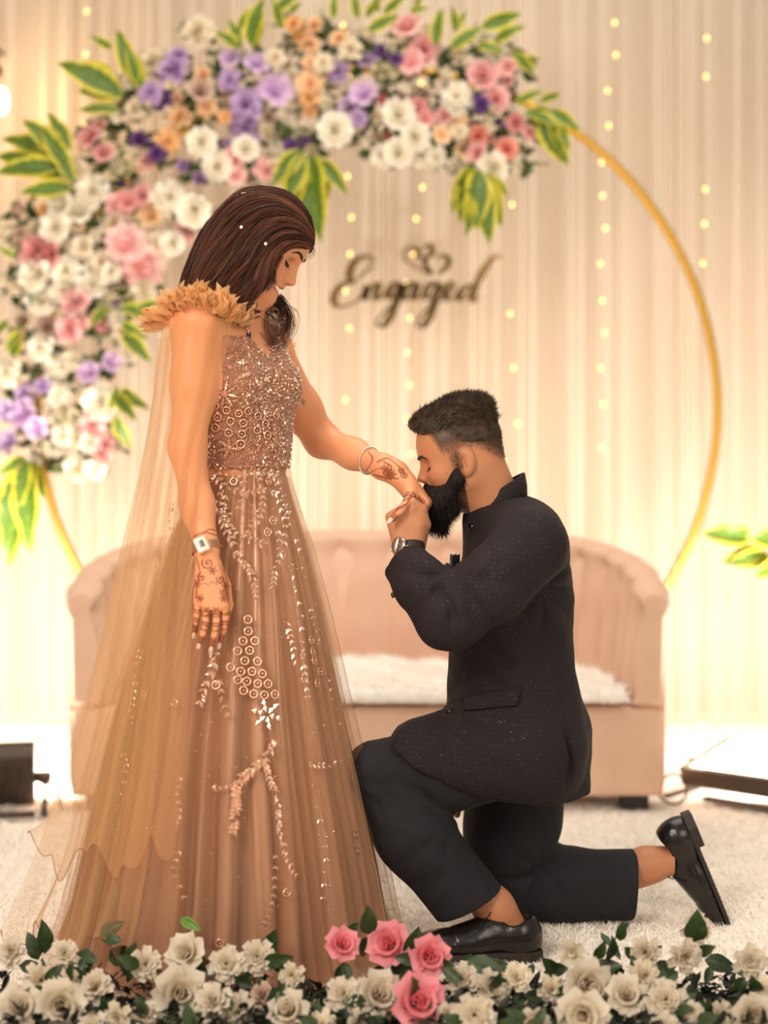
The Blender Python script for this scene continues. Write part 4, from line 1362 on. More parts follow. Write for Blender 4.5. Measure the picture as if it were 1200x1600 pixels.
# ---- hair: a wavy sheet over the head and locks that fall to the shoulder
HC = (srgb(40, 23, 17), srgb(134, 78, 53))
M_hair0 = hair_mat('hair_brown_base', srgb(44, 26, 19), srgb(62, 36, 26), .7, 30)
_t = NT('hair_brown'); _t.set(Roughness=.5); _t.b.inputs['Specular IOR Level'].default_value = .3
_t.l(_t.n('ShaderNodeAttribute', attribute_name='Col').outputs['Color'], _t.b.inputs['Base Color']); M_hair = _t.m
GD = [  # guide curves: x, y in the photo, depth to the near side
    [(486, 362, 0), (476, 336, 0), (450, 309, 0), (412, 299, 0), (378, 303, 0), (346, 336, 0), (326, 375, -.01), (307, 412, -.02), (295, 440, -.03), (294, 464, -.035), (308, 476, -.06)],
    [(487, 367, -.020), (464, 334, -.035), (430, 316, -.048), (392, 322, -.060), (362, 352, -.070), (336, 392, -.080), (313, 430, -.085), (303, 454, -.095), (316, 474, -.11), (342, 477, -.125)],
    [(487, 372, -.032), (460, 346, -.060), (424, 340, -.078), (394, 360, -.090), (368, 394, -.098), (346, 430, -.104), (331, 456, -.110), (343, 476, -.125), (368, 476, -.128)],
    [(486, 378, -.038), (462, 364, -.068), (434, 366, -.084), (408, 388, -.094), (386, 420, -.100), (366, 446, -.106), (356, 466, -.116), (370, 482, -.122), (390, 478, -.115)],
    [(484, 384, -.042), (465, 380, -.066), (441, 384, -.082), (424, 402, -.092), (410, 430, -.098), (392, 456, -.102), (376, 472, -.108), (382, 486, -.108), (396, 486, -.100)],
    [(482, 389, -.046), (468, 384, -.062), (446, 387, -.078), (429, 398, -.088), (420, 416, -.092), (408, 438, -.094), (390, 456, -.098), (376, 470, -.100), (384, 484, -.098)],
]
NK = 26
GN = np.stack([catmull([P(x, y, z) for x, y, z in g], NK) for g in GD])
GFa = GN.copy(); GFa[:, :, 1] *= -1; GFa[:, :, 0] -= .004 * (np.arange(6)[:, None] / 5)
GA = np.concatenate([GFa[:0:-1], GN], 0)                          # far edge ... crown ... near edge
uu = np.linspace(0, 10, 61)


def guide(u):
    """strand at fractional guide index u (array) -> (N,K,3)"""
    u = np.asarray(u); i = np.clip(u.astype(int), 0, 9); f = (u - i)[:, None, None]
    return GA[i] * (1 - f) + GA[i + 1] * f


G = guide(uu)
cen_h = wf.w(V3(-.02, 0, 0))
out = G - (cen_h + V3(0, 0, -.02)); out /= np.linalg.norm(out, axis=2, keepdims=True)
tt = np.linspace(0, 1, NK)[None, :, None]
G2w = None
wave = .0065 * np.sin(uu[:, None, None] * 5.2 + tt * 9) + .0035 * np.sin(uu[:, None, None] * 11 + tt * 4)
G2 = (G + out * (wave * tt ** .6 - .007))[:, :22]
b = MB(); b.grid(G2.reshape(-1, 3), 61, 22)
hb = b.build('hair', M_hair0, woman)
m = hb.modifiers.new('thick', 'SOLIDIFY'); m.thickness = .012; m.offset = 0
r = np.random.RandomState(11)
NS = 11000
u = r.uniform(0, 10, NS); u[:8000] = r.uniform(4.7, 10, 8000)
NL = 96                                                            # strands gather into locks towards the tips
lc = (np.arange(NL) + r.uniform(.1, .9, NL)) / NL * 10
li = np.argmin(np.abs(u[:, None] - lc[None]), 1); uc = lc[li]
rc_ = np.random.RandomState(2)
Sx = guide(u); Sc = guide(uc)
cl_ = (sw_ := tt ** 1.05) * .62
Sx = Sx * (1 - cl_) + Sc * cl_
o_ = Sx - (cen_h + V3(0, 0, -.02)); o_ /= np.linalg.norm(o_, axis=2, keepdims=True)
T = np.gradient(Sx, axis=1); T /= np.linalg.norm(T, axis=2, keepdims=True) + 1e-9; sd = np.cross(T, o_)
ph = (3.2 * np.sin(uc * 1.3) + rc_.uniform(-.7, .7, NL)[li])[:, None, None]; am = rc_.uniform(.5, 1.5, NL)[li][:, None, None]
llift = rc_.uniform(0, .012, NL)[li][:, None, None]
Sx = Sx + o_ * (r.uniform(.001, .007, (NS, 1, 1)) + llift * np.sin(tt * PI * .8) + .013 * am * np.sin(tt * 10 + ph) * sw_ + .004 * np.sin(u[:, None, None] * 5.2 + tt * 9) * tt ** .6)
Sx = Sx + sd * (.021 * am * np.sin(tt * 9.5 + ph + 1.2) * sw_) + r.normal(0, .0015, (NS, 1, 3)) * (.5 + 1.5 * tt)
cut = r.uniform(.80, 1.0, NS) * np.where(r.random_sample(NS) < .15, .85, 1)   # uneven lengths
ii = np.linspace(0, 1, NK)[None] * cut[:, None] * (NK - 1); i0 = np.clip(ii.astype(int), 0, NK - 2); fr2 = (ii - i0)[..., None]
Sx = np.take_along_axis(Sx, i0[..., None], 1) * (1 - fr2) + np.take_along_axis(Sx, i0[..., None] + 1, 1) * fr2
V, F = ribbons(Sx, .00055, 4)
ho = link('hair_strands', np_mesh('hair_strands', V, F, M_hair, strand_cols(NS, NK, HC, 3, li)), hb, (0, 0, 0)); ho['kind'] = 'stuff'
# flyaway hairs
fu = r.uniform(4.5, 10, 160); Fy = guide(fu); o_ = Fy - (cen_h + V3(0, 0, -.02)); o_ /= np.linalg.norm(o_, axis=2, keepdims=True)
Fy = Fy + o_ * (.006 + .014 * r.random_sample((160, 1, 1)) * np.sin(tt * r.uniform(2, 5, (160, 1, 1)))) + r.normal(0, .010, (160, 1, 3)) * tt
V, F = ribbons(Fy, .0004, 14)
ho = link('flyaway_hair', np_mesh('flyaway_hair', V, F, M_hair, strand_cols(160, NK, HC, 4)), hb, (0, 0, 0)); ho['kind'] = 'stuff'
# loose locks: under the chin on the far side, over the temple, at the ends
LK_ = [
    ([(388, 474, .045), (420, 476, .070), (446, 488, .065), (450, 512, .045), (438, 536, .02), (420, 543, .0)], 150, .010),
    ([(386, 480, .01), (400, 498, .0), (404, 520, -.02), (418, 538, -.035), (436, 534, -.04)], 120, .013),
    ([(392, 478, .02), (412, 488, .02), (424, 506, .0), (430, 526, -.02), (424, 541, -.03)], 120, .013),
    ([(436, 462, .055), (446, 478, .060), (452, 496, .05), (444, 520, .03), (448, 506, .02)], 70, .004),
    ([(433, 466, .05), (440, 486, .05), (436, 506, .03), (446, 520, .02)], 60, .004),
    ([(486, 384, -.02), (489, 392, -.015), (486, 400, -.01), (478, 404, -.01)], 14, .0025),
    ([(426, 412, -.088), (428, 428, -.09), (424, 444, -.092), (416, 455, -.094)], 50, .003),
    ([(430, 400, -.086), (440, 398, -.08), (434, 412, -.088), (426, 430, -.092), (430, 444, -.09)], 40, .002),
    ([(300, 452, -.08), (302, 470, -.1), (330, 478, -.11), (352, 470, -.115)], 60, .004),
    ([(330, 440, -.108), (338, 468, -.116), (362, 478, -.118), (384, 470, -.112), (380, 455, -.105)], 60, .004),
    ([(350, 470, -.11), (360, 486, -.105), (378, 492, -.09), (390, 488, -.08), (392, 478, -.08)], 90, .006),
    ([(290, 440, -.05), (284, 470, -.06), (296, 490, -.06)], 80, .008),
]
allS = []; ids = []
for li_, (pts, n, sp) in enumerate(LK_):
    c = catmull([P(*q_) for q_ in pts], 22)
    t_ = np.linspace(0, 1, 22)[None, :, None]
    allS.append(c[None] + r.normal(0, sp, (n, 1, 3)) * (.5 + .5 * np.sin(t_ * PI * .8 + .4)) + r.normal(0, .0014, (n, 1, 3)) * t_ * 2); ids += [li_] * n
# soft S-shaped waves lying over the length, each its own lock
rw = np.random.RandomState(17); t1 = np.linspace(0, 1, 22)
for k in range(64):
    uk = 4.9 + 5.0 * (k + rw.uniform(.1, .9)) / 64; g = guide(np.array([uk]))[0]
    t0 = rw.uniform(.12, .42); te = rw.uniform(.86, 1.0); ii_ = (t0 + (te - t0) * t1) * (NK - 1); i_ = np.clip(ii_.astype(int), 0, NK - 2); f_ = (ii_ - i_)[:, None]
    c = g[i_] * (1 - f_) + g[i_ + 1] * f_
    o1 = c - (cen_h + V3(0, 0, -.02)); o1 /= np.linalg.norm(o1, axis=1)[:, None]; T1 = np.gradient(c, axis=0); T1 /= np.linalg.norm(T1, axis=1)[:, None]; s1 = np.cross(T1, o1)
    p_ = 3.2 * math.sin(uk * 1.3) + rw.uniform(-1.2, 1.2); fq = rw.uniform(8, 12); am_ = rw.uniform(.010, .020)
    c = c + o1 * (.007 + .010 * np.sin(t1 * PI)[:, None] * rw.uniform(.3, 1) + (.009 * np.sin(t1 * fq + p_ + 1.4) * t1)[:, None]) + s1 * (am_ * np.sin(t1 * fq + p_) * t1 ** .7)[:, None]
    curl = np.clip((t1 - .80) / .20, 0, 1)[:, None] ** 2
    c = c + curl * (o1 * rw.uniform(-.004, .018) + V3(rw.uniform(-.012, .030), 0, rw.uniform(-.004, .022)))
    n = 60; sp = rw.uniform(.0022, .0045)
    wdt_ = (.35 + .65 * np.sin(t1 * PI * .9 + .15))[None, :, None]
    allS.append(c[None] + rw.normal(0, sp, (n, 1, 3)) * wdt_); ids += [20 + k] * n
allS = np.concatenate(allS); V, F = ribbons(allS, .00055, 9)
ho = link('loose_locks', np_mesh('loose_locks', V, F, M_hair, strand_cols(len(allS), 22, HC, 6, np.array(ids))), hb, (0, 0, 0)); ho['kind'] = 'stuff'
M_pearl = mat('pearl', srgb(250, 238, 220), .2)
for x, y in ((377, 355), (415, 381)):
    b = MB(); b.ball(P(x, y, -.112 if y > 370 else -.108), .0038, 10, 8); b.build('hair_pearl', M_pearl, woman)
M_crystal = NT('crystal'); M_crystal.set(Base_Color=srgb(244, 212, 190), Metallic=.75, Roughness=.2); M_crystal = M_crystal.m
b = MB()
for k in range(14): b.ball(P(370 + k * 1.6 + rnd.uniform(-1, 1), 309 - k * .55 + rnd.uniform(-3, 2), -.012 + rnd.uniform(-.02, .01)), rnd.uniform(.002, .0042), 6, 5)
b.tube([P(369, 312, -.02), P(392, 301, -.015)], .0016, 5); b.build('hair_clip', M_crystal, woman)

# ---- gown
def fabric(name, c1, c2, rough, scale, bump, sheen=.3, metal=0):
    t = NT(name); t.set(Roughness=rough, Metallic=metal); t.b.inputs['Sheen Weight'].default_value = sheen
    t.l(t.ramp(t.noise(scale, 4, t.coord()).outputs[0], [(.35, c1), (.68, c2)]), t.b.inputs['Base Color'])
    if bump: t.bump(t.noise(scale * 6, 3, t.coord()).outputs[0], bump, .003)
    return t.m


M_bod = fabric('bodice_tulle', srgb(134, 84, 60), srgb(178, 122, 90), .45, 70, .6)


def w_bodice(p):
    d = w_torso(p) - .006
    v = p - w_ch; u_ = v @ W_L; f_ = v @ W_F
    zt = P(0, 557, 0)[2]
    lim = zt + np.maximum(np.abs(u_) - .008, 0) * 1.25
    lim = np.where(f_ < -.02, zt + .05 + np.maximum(np.abs(u_) - .02, 0) * .4, lim)
    d = smax(d, (p[:, 2] - lim) * .72, .004)
    d = smax(d, np.abs(u_) - .128, .006)                    # armholes
    d = smax(d, P(0, 731, 0)[2] - p[:, 2], .003)
    return d


V, F = mesh_sdf(w_bodice, (-.45, -.22, P(0, 735, 0)[2] - .01), (-.02, .26, 1.36), .0032)
bod = link('bodice', np_mesh('bodice', V, F, M_bod), woman, (0, 0, 0))
BV, BN = V, vnormals(V, F)
b = MB(); a = np.linspace(0, 2 * PI, 49)[:-1]
wc_ = P(383, 727, 0)
ring = [wc_ + W_F * .0905 * math.cos(t) + W_L * .108 * math.sin(t) for t in a]
b.tube(ring, .004, 6, closed=True); b.build('waist_seam', fabric('seam_satin', srgb(150, 98, 68), srgb(176, 120, 86), .4, 40, 0), bod)

TAB = np.array([(716, 322, 444), (745, 312, 448), (780, 298, 458), (850, 268, 480), (950, 236, 503), (1050, 205, 522), (1150, 180, 541), (1250, 160, 560), (1350, 143, 577), (1430, 128, 588), (1478, 112, 600), (1488, 104, 606)], float)
_z = [P(0, y, 0)[2] for y in TAB[:, 0]]; _l = [P(x, 0, 0)[0] for x in TAB[:, 1]]; _r = [P(x, 0, 0)[0] for x in TAB[:, 2]]


PLEATS = []
for _s in range(3):
    q_ = random.Random(60 + _s); PLEATS.append([(2 * PI * (k_ + q_.uniform(-.38, .38)) / 32, q_.uniform(.030, .095), q_.uniform(.06, .22), q_.uniform(-.12, .12)) for k_ in range(32)])


def skirt_pt(th, z, sc=1.0, pleat=1.0, seed=0.0):
    """point of the pleated skirt at angle th (0 = +x, -pi/2 towards the camera) and height z"""
    zz = -np.asarray(z); l = np.interp(zz, [-k for k in _z], _l); r_ = np.interp(zz, [-k for k in _z], _r)
    cx = (l + r_) / 2; rx = (r_ - l) / 2 * sc; ry = rx * .90 + .012
    t = np.clip((_z[0] - z) / (_z[0] - _z[-1]), 0, 1)
    dz_ = 0 * th
    for (t0, wd, dp, dr) in PLEATS[int(seed * 10) % 3]:
        dd = (th - t0 - dr * (t - .4) + PI) % (2 * PI) - PI
        dz_ = dz_ - dp * np.exp(-(dd / (wd * (1.25 - .45 * t))) ** 2)
    k = 1 + pleat * (dz_ + .10) * (.30 + .70 * t) + .006 * np.sin(th * 61 + 6 * seed) * (1 - .5 * t)
    return np.stack([cx + rx * np.cos(th) * k, ry * np.sin(th) * k, z + 0 * th], -1)


def skirt_surf(px, py, off=.006):
    Y = -.2
    for _ in range(14):
        p = P(px, py, Y); zz = p[2]
        th = np.linspace(-PI, 0, 361); q = skirt_pt(th, np.full(361, max(zz, .002)), 1.0, .35, .1); i = np.argmin(np.abs(q[:, 0] - p[0])); Y = .5 * Y + .5 * (q[i, 1] - off)
    p = P(px, py, Y)
    n = V3(math.cos(th[i]), math.sin(th[i]), .25); return p, n / np.linalg.norm(n)


def skirt_mesh(name, m_, sc, pleat, seed, z_hi, z_lo, parent=None, nth=420, nz=40):
    th = np.linspace(0, 2 * PI, nth + 1)[:-1]; zs = np.linspace(z_hi, z_lo, nz); V = []
    for z in zs: V.append(skirt_pt(th, np.full(nth, z), sc, pleat, seed))
    V = np.concatenate(V); b = MB(); b.grid(V, nz, nth, closed_v=True, flip=True)
    return b.build(name, m_, parent)


M_lining = NT('gown_lining'); M_lining.set(Roughness=.38)
M_lining.set(Base_Color=srgb(182, 136, 106), Roughness=.30, Metallic=.15)
M_lining.b.inputs['Sheen Weight'].default_value = .3; M_lining = M_lining.m
skirt = skirt_mesh('skirt', M_lining, .925, 1.7, 0.0, _z[0], .006, woman, 640)
M_tulle = sheer_mat('gown_tulle', srgb(224, 182, 148), .20, .66, .40)
over = skirt_mesh('overskirt', M_tulle, .985, 1.1, .1, _z[0] - .002, .010, woman, 640)
M_tulle2 = sheer_mat('gown_tulle_fine', srgb(226, 180, 142), .12, .48, .40)
ov2 = skirt_mesh('overskirt', M_tulle2, 1.04, 1.3, .2, _z[1], .004, woman, 560, 36)

# ---- beadwork: rings one by one, leaves and crystals as one part each on bodice and skirt
ringm = MB(); a = np.linspace(0, 2 * PI, 19)[:-1]
ringm.tube(np.stack([.0068 * np.cos(a), .0068 * np.sin(a), 0 * a], 1), .0019, 6, closed=True); ringm.ball((0, 0, .001), .0022, 7, 5)
M_rose = NT('rose_gold_beads'); M_rose.set(Base_Color=srgb(234, 186, 156), Metallic=.8, Roughness=.24); M_rose = M_rose.m
ringm = ringm.mesh('bead_ring', M_rose)


def put_ring(p, n, parent, sc):
    o = link('bead_ring', ringm, parent, p); orient(o, n, rnd.uniform(0, 6), sc)


RG = '683 418 684 458 666 492 707 492 647 527 689 525 672 561 716 563 623 583 658 598 697 598 733 606 648 627 679 632 717 640 753 641 668 664 703 676 740 680 777 678 770 75 752 115 905 490 910 530 935 600 915 560 880 625 925 640 322 680 572 645'.split()
for k in range(0, len(RG), 2):
    p, n = skirt_surf(80 + float(RG[k]) / 2.2222, 780 + float(RG[k + 1]) / 2.2222, .026)
    put_ring(p, n, over, 1.2)
for x, y in ((343, 1474), (448, 1395), (560, 1330), (556, 1305), (250, 870), (272, 1098)):
    p, n = skirt_surf(x, y, .028); put_ring(p, n, over, 1.1)


def bod_surf(px, py, off=.004):
    p = surf_pt(w_bodice, px, py, -.3, .2, off); e = 1e-3
    g = np.array([w_bodice((p + V3(*d_))[None])[0] - w_bodice((p - V3(*d_))[None])[0] for d_ in ((e, 0, 0), (0, e, 0), (0, 0, e))])
    return p, g / np.linalg.norm(g)


for x, y in ((336, 634), (354, 641), (373, 646), (340, 652), (360, 658), (380, 661), (336, 668), (357, 676), (378, 678), (403, 650), (415, 662), (402, 672), (418, 680), (388, 642), (432, 648), (376, 694)):
    p, n = bod_surf(x, y); put_ring(p, n, bod, 1.15 if y < 680 else 1.3)
for x, y in ((404, 743), (330, 748), (365, 752), (420, 752)):
    p, n = skirt_surf(x, y, .012); put_ring(p, n, over, 1.1)


def gem(mb, p, n, ax, L, W, H):
    n = n / np.linalg.norm(n); ax = ax - n * (ax @ n); ax = ax / (np.linalg.norm(ax) + 1e-9); sd = np.cross(n, ax)
    V = [p + ax * L, p + sd * W, p - ax * L, p - sd * W, p + n * H, p - n * H * .3]
    mb.add(V, [(0, 1, 4), (1, 2, 4), (2, 3, 4), (3, 0, 4), (1, 0, 5), (2, 1, 5), (3, 2, 5), (0, 3, 5)])


# bodice: dense small beads plus two flowers and leaves
gb = MB(); r = np.random.RandomState(8)
idx = r.choice(len(BV), 7000)
for i in idx:
    if BV[i, 1] > .17: continue
    ax = r.normal(size=3); s_ = r.choice([.0014, .0019, .0026, .0038], p=[.35, .3, .22, .13])
    gem(gb, BV[i] + BN[i] * .001, BN[i], ax, s_ * 1.2, s_ * .8, s_ * .7)


def petal_gem(mb, surf, cx, cy, ang, L, W, off):
    for k in range(4):
        q = (k + .7) / 4; x = cx + math.cos(ang) * L * q; y = cy + math.sin(ang) * L * q
        try: p, n = surf(x, y, off)
        except Exception: continue
        p2, _ = surf(x + math.cos(ang) * 2, y + math.sin(ang) * 2, off)
        gem(mb, p, n, p2 - p, L / 700 / 4.6, W / 700 * (1 - abs(q - .55)) / 2, .0026)


for (cx, cy, L, n_) in ((350, 616, 22, 8), (358, 700, 17, 7)):
    for k in range(n_): petal_gem(gb, bod_surf, cx, cy, 2 * PI * k / n_ + .2, L, 7, .005)
for (cx, cy, an, L) in ((368, 565, .1, 19), (398, 588, 1.1, 22), (388, 548, 1.3, 12), (430, 575, 1.2, 14), (372, 590, -.3, 20)): petal_gem(gb, bod_surf, cx, cy, an, L, 9, .005)
o = gb.build('beadwork', M_rose, bod, smooth=False); o['kind'] = 'stuff'
gb = MB()
for i in r.choice(len(BV), 1700):
    if BV[i, 1] > .17: continue
    s_ = r.choice([.0016, .0022, .0032], p=[.5, .35, .15]); gem(gb, BV[i] + BN[i] * .0022, BN[i] + r.normal(0, .3, 3), r.normal(size=3), s_ * 1.3, s_ * .8, s_)
o = gb.build('crystals', M_crystal, bod, smooth=False); o['kind'] = 'stuff'

# skirt: trailing vines of crystal leaves traced from the photo
sb = MB()


def vine(pts, n, size=7, spread=5, wire=True):
    c = catmull([(x, y, 0) for x, y in pts], n)[:, :2]
    for i in range(n):
        j = min(i + 1, n - 1); ang = math.atan2(c[j][1] - c[j - 1][1], c[j][0] - c[j - 1][0])
        for s in (-1, 1):
            if rnd.random() < .15: continue
            a_ = ang + s * rnd.uniform(.5, .9); x = c[i][0] + math.cos(a_) * spread; y = c[i][1] + math.sin(a_) * spread
            p, nn = skirt_surf(x, y, .026); p2, _ = skirt_surf(x + math.cos(a_) * 3, y + math.sin(a_) * 3, .026)
            k = rnd.uniform(.9, 1.45) * size / 700
            gem(sb, p, nn, p2 - p, k * .62, k * .30, k * .32)


def z6(*a): return [(80 + a[i] / 2.2222, 780 + a[i + 1] / 2.2222) for i in range(0, len(a), 2)]


vine(z6(768, 835, 765, 870, 735, 905, 690, 945, 650, 985, 642, 1040, 640, 1100, 632, 1150), 26, 10, 6)
vine(z6(745, 900, 752, 950, 770, 1000, 790, 1050, 790, 1110, 800, 1160, 830, 1260), 20, 8, 4)
vine(z6(560, 1000, 620, 1000, 650, 985), 7, 8, 4)
vine([(436, 1270), (440, 1310), (450, 1345), (462, 1365)], 9, 7, 3)
vine([(432, 1320), (430, 1370), (426, 1410), (415, 1440)], 10, 6, 3)
vine(z6(635, 185, 665, 215, 695, 265, 712, 330), 11, 8, 5)
vine(z6(570, 20, 620, 60, 625, 110, 690, 140, 740, 155), 12, 7, 5)
vine(z6(790, 110, 795, 190, 780, 250, 772, 300), 10, 7, 4)
vine(z6(375, 180, 370, 240, 362, 320), 8, 6, 4); vine(z6(310, 520, 298, 600, 285, 690, 275, 770), 12, 6, 4)
vine(z6(455, 940, 440, 1010, 445, 1080, 430, 1130), 9, 7, 4); vine(z6(555, 520, 570, 560, 540, 640, 515, 700), 9, 9, 6); vine(z6(570, 600, 590, 670, 610, 740), 6, 8, 5)
vine(z6(820, 430, 835, 490, 850, 560), 7, 7, 4); vine(z6(880, 520, 880, 600, 890, 680), 7, 7, 4); vine(z6(900, 380, 930, 470, 965, 600, 985, 720), 12, 6, 4); vine(z6(895, 920, 940, 925, 1000, 915), 7, 7, 4); vine(z6(250, 880, 262, 940, 240, 1060), 7, 6, 4)
vine(z6(420, 10, 415, 70, 425, 150), 7, 6, 4); vine(z6(690, 20, 715, 60, 690, 110), 6, 7, 5); vine(z6(820, 20, 830, 80, 860, 170), 7, 6, 4)
vine([(330, 742), (345, 760), (340, 790), (350, 815)], 8, 7, 5); vine([(420, 738), (440, 760), (448, 800)], 7, 6, 4); vine([(372, 742), (385, 765), (375, 790)], 6, 7, 5); vine([(340, 735), (370, 740), (400, 736), (430, 740)], 10, 6, 5)
vine([(335, 738), (352, 770), (346, 812), (362, 846)], 12, 8, 5); vine([(402, 738), (412, 775), (404, 812)], 9, 7, 4); vine([(432, 740), (436, 780), (446, 820), (444, 860)], 10, 7, 4); vine([(356, 760), (384, 772), (410, 766), (430, 772)], 10, 7, 4); vine([(455, 880), (470, 960), (474, 1040)], 9, 6, 4); vine([(280, 1330), (270, 1360), (285, 1400)], 6, 6, 4); vine([(500, 1280), (510, 1340), (505, 1400)], 7, 5, 4)
fx, fy = z6(750, 748)[0]
for k in range(6):
    a_ = k * PI / 3 + .3
    for q, L_, W_ in ((.40, .0085, .0066), (.78, .0095, .0060)):
        x = fx + math.cos(a_) * 24 * q; y = fy + math.sin(a_) * 24 * q
        p, nn = skirt_surf(x, y, .027); p2, _ = skirt_surf(x + math.cos(a_) * 2, y + math.sin(a_) * 2, .027); gem(sb, p, nn, p2 - p, L_, W_, .0035)
for k in range(420):
    y = rnd.uniform(735, 1470); t_ = (y - 735) / 750; x = np.interp(y, TAB[:, 0], TAB[:, 1] + 8) + rnd.random() * (np.interp(y, TAB[:, 0], TAB[:, 2] - TAB[:, 1]) - 14)
    p, nn = skirt_surf(x, y, .024); s_ = rnd.choice([.0012, .0015, .0022]); gem(sb, p, nn, V3(*np.random.RandomState(k).normal(size=3)), s_, s_, s_)
o = sb.build('beadwork', M_crystal, over, smooth=False); o['kind'] = 'stuff'

# ---- cape of plain tulle, hung from the ruffle on her right shoulder; a second length hangs from the far one
M_cape = sheer_mat('cape_tulle', srgb(240, 192, 136), .26, .62, .42)
M_cape2 = sheer_mat('cape_tulle_train', srgb(238, 192, 140), .19, .58, .42)


def sheet(name, left, right, m_, seed, nfold, amp, parent=None, ns=90, nt=60, hem=True, bowk=.05):
    """left/right edges as (x, y, depth) down the fall"""
    Lc = catmull([P(*q) for q in left], nt); Rc = catmull([P(*q) for q in right], nt)
    rr = random.Random(seed); V = []
    for i in range(ns):
        s = i / (ns - 1)
        for j in range(nt):
            t = j / (nt - 1); p = Lc[j] * (1 - s) + Rc[j] * s
            ph = seed + 1.2 * math.sin(s * 5 + seed) + .5 * math.sin(t * 3 + s * 2)
            f_ = math.sin(s * nfold * 2 * PI + ph) + .5 * math.sin(s * nfold * 4.6 + ph * 2 + t * 2)
            bow = -bowk * math.sin(s * PI) * (1 - .5 * t)
            p = p + V3(.35 * amp * math.cos(s * nfold * 2 * PI + ph) * (.3 + t), amp * f_ * (.35 + .65 * t) + bow, (.030 * math.sin(s * 15 + seed) + .016 * math.sin(s * 37 + seed)) * t ** 5)
            p[2] = max(p[2], .008); V.append(p)
    V = np.array(V); b = MB(); b.grid(V, ns, nt); o = b.build(name, m_, parent)
    if hem:
        G_ = V.reshape(ns, nt, 3); e = MB(); e.tube(G_[:, -1], .0010, 4)
        e.build('rolled_hem', mat('hem_thread', srgb(168, 104, 58), .6), o)
    return o


cp = sheet('cape', [(256, 488, -.07), (242, 600, -.10), (226, 700, -.12), (204, 800, -.14), (180, 900, -.16), (155, 1020, -.18), (130, 1130, -.20), (102, 1220, -.22), (74, 1295, -.24), (44, 1332, -.25)],
           [(362, 500, -.165), (342, 600, -.190), (318, 700, -.212), (307, 790, -.238), (299, 850, -.250), (297, 950, -.255), (294, 1060, -.27), (288, 1160, -.29), (280, 1250, -.31), (268, 1338, -.34)], M_cape, 1.0, 5, .010, woman, bowk=.10)
cp2 = sheet('cape', [(246, 530, -.06), (238, 640, -.06), (214, 780, -.07), (182, 920, -.08), (140, 1070, -.10), (100, 1210, -.12), (62, 1330, -.14), (6, 1458, -.17)],
            [(318, 520, -.12), (300, 700, -.12), (280, 850, -.17), (262, 1000, -.22), (250, 1150, -.27), (240, 1300, -.32), (222, 1420, -.36), (205, 1488, -.38)], M_cape2, 3.0, 4, .016, woman)
cp3 = sheet('cape', [(430, 580, .16), (428, 720, .16), (440, 900, .18), (455, 1080, .22), (470, 1250, .26), (490, 1400, .28)],
            [(443, 590, .17), (452, 720, .19), (486, 850, .22), (522, 1000, .26), (548, 1130, .29), (576, 1280, .31), (604, 1388, .32)], M_cape2, 5.0, 2, .008, woman, 40, 40)

# ---- shoulder ruffles: pointed tulle petals
M_ruf = sheer_mat('ruffle_tulle', srgb(253, 210, 156), .46, .92, .5)


def ruffle(path, n, L, W, seed, parent, jig=1.0):
    rr = random.Random(seed); c = catmull([P(*q) for q in path[0]], 60); e = catmull([P(*q) for q in path[1]], 60); b = MB()
    for k in range(n):
        i = int((k + rr.random()) / n * 59); p0 = c[i] + np.array([rr.uniform(-.008, .008) for _ in range(3)])
        dv = e[i] - c[i]; dv = dv / np.linalg.norm(dv) + np.array([rr.uniform(-.5, .5) * jig for _ in range(3)]); dv /= np.linalg.norm(dv)
        l_ = L * rr.uniform(.6, 1.15); wv_ = rr.uniform(.7, 1.2); cv_ = rr.uniform(-.5, .5); sd = np.cross(dv, [rr.uniform(-.5, .5), rr.uniform(-1.2, -.4), rr.uniform(-.4, .4)]); sd /= np.linalg.norm(sd); nn = np.cross(dv, sd)
        V = []
        for a_ in range(6):
            t = a_ / 5; wd = W * (.5 + .5 * t) * (1 if t < .6 else (1 - (t - .6) / .4 * .93)) * wv_
            for v in (-1, -.35, .35, 1): V.append(p0 + dv * l_ * t + sd * wd * v * .5 + nn * (.010 * math.sin(v * 3 + k) * (.3 + t) + l_ * t * t * cv_ * .6))
        b.grid(np.array(V), 6, 4)
    return b.build('shoulder_ruffle', M_ruf, parent)


ruffle(([(372, 505, -.12), (352, 492, -.16), (328, 480, -.17), (302, 476, -.17), (278, 482, -.16), (262, 496, -.12), (252, 512, -.06)], [(386, 488, -.15), (366, 462, -.20), (328, 448, -.21), (296, 444, -.21), (258, 456, -.20), (234, 480, -.14), (222, 520, -.06)]), 190, .050, .022, 3, woman, .7)
ruffle(([(426, 545, .11), (434, 542, .14), (440, 548, .17)], [(440, 520, .12), (452, 528, .16), (460, 545, .19)]), 22, .034, .03, 5, woman)

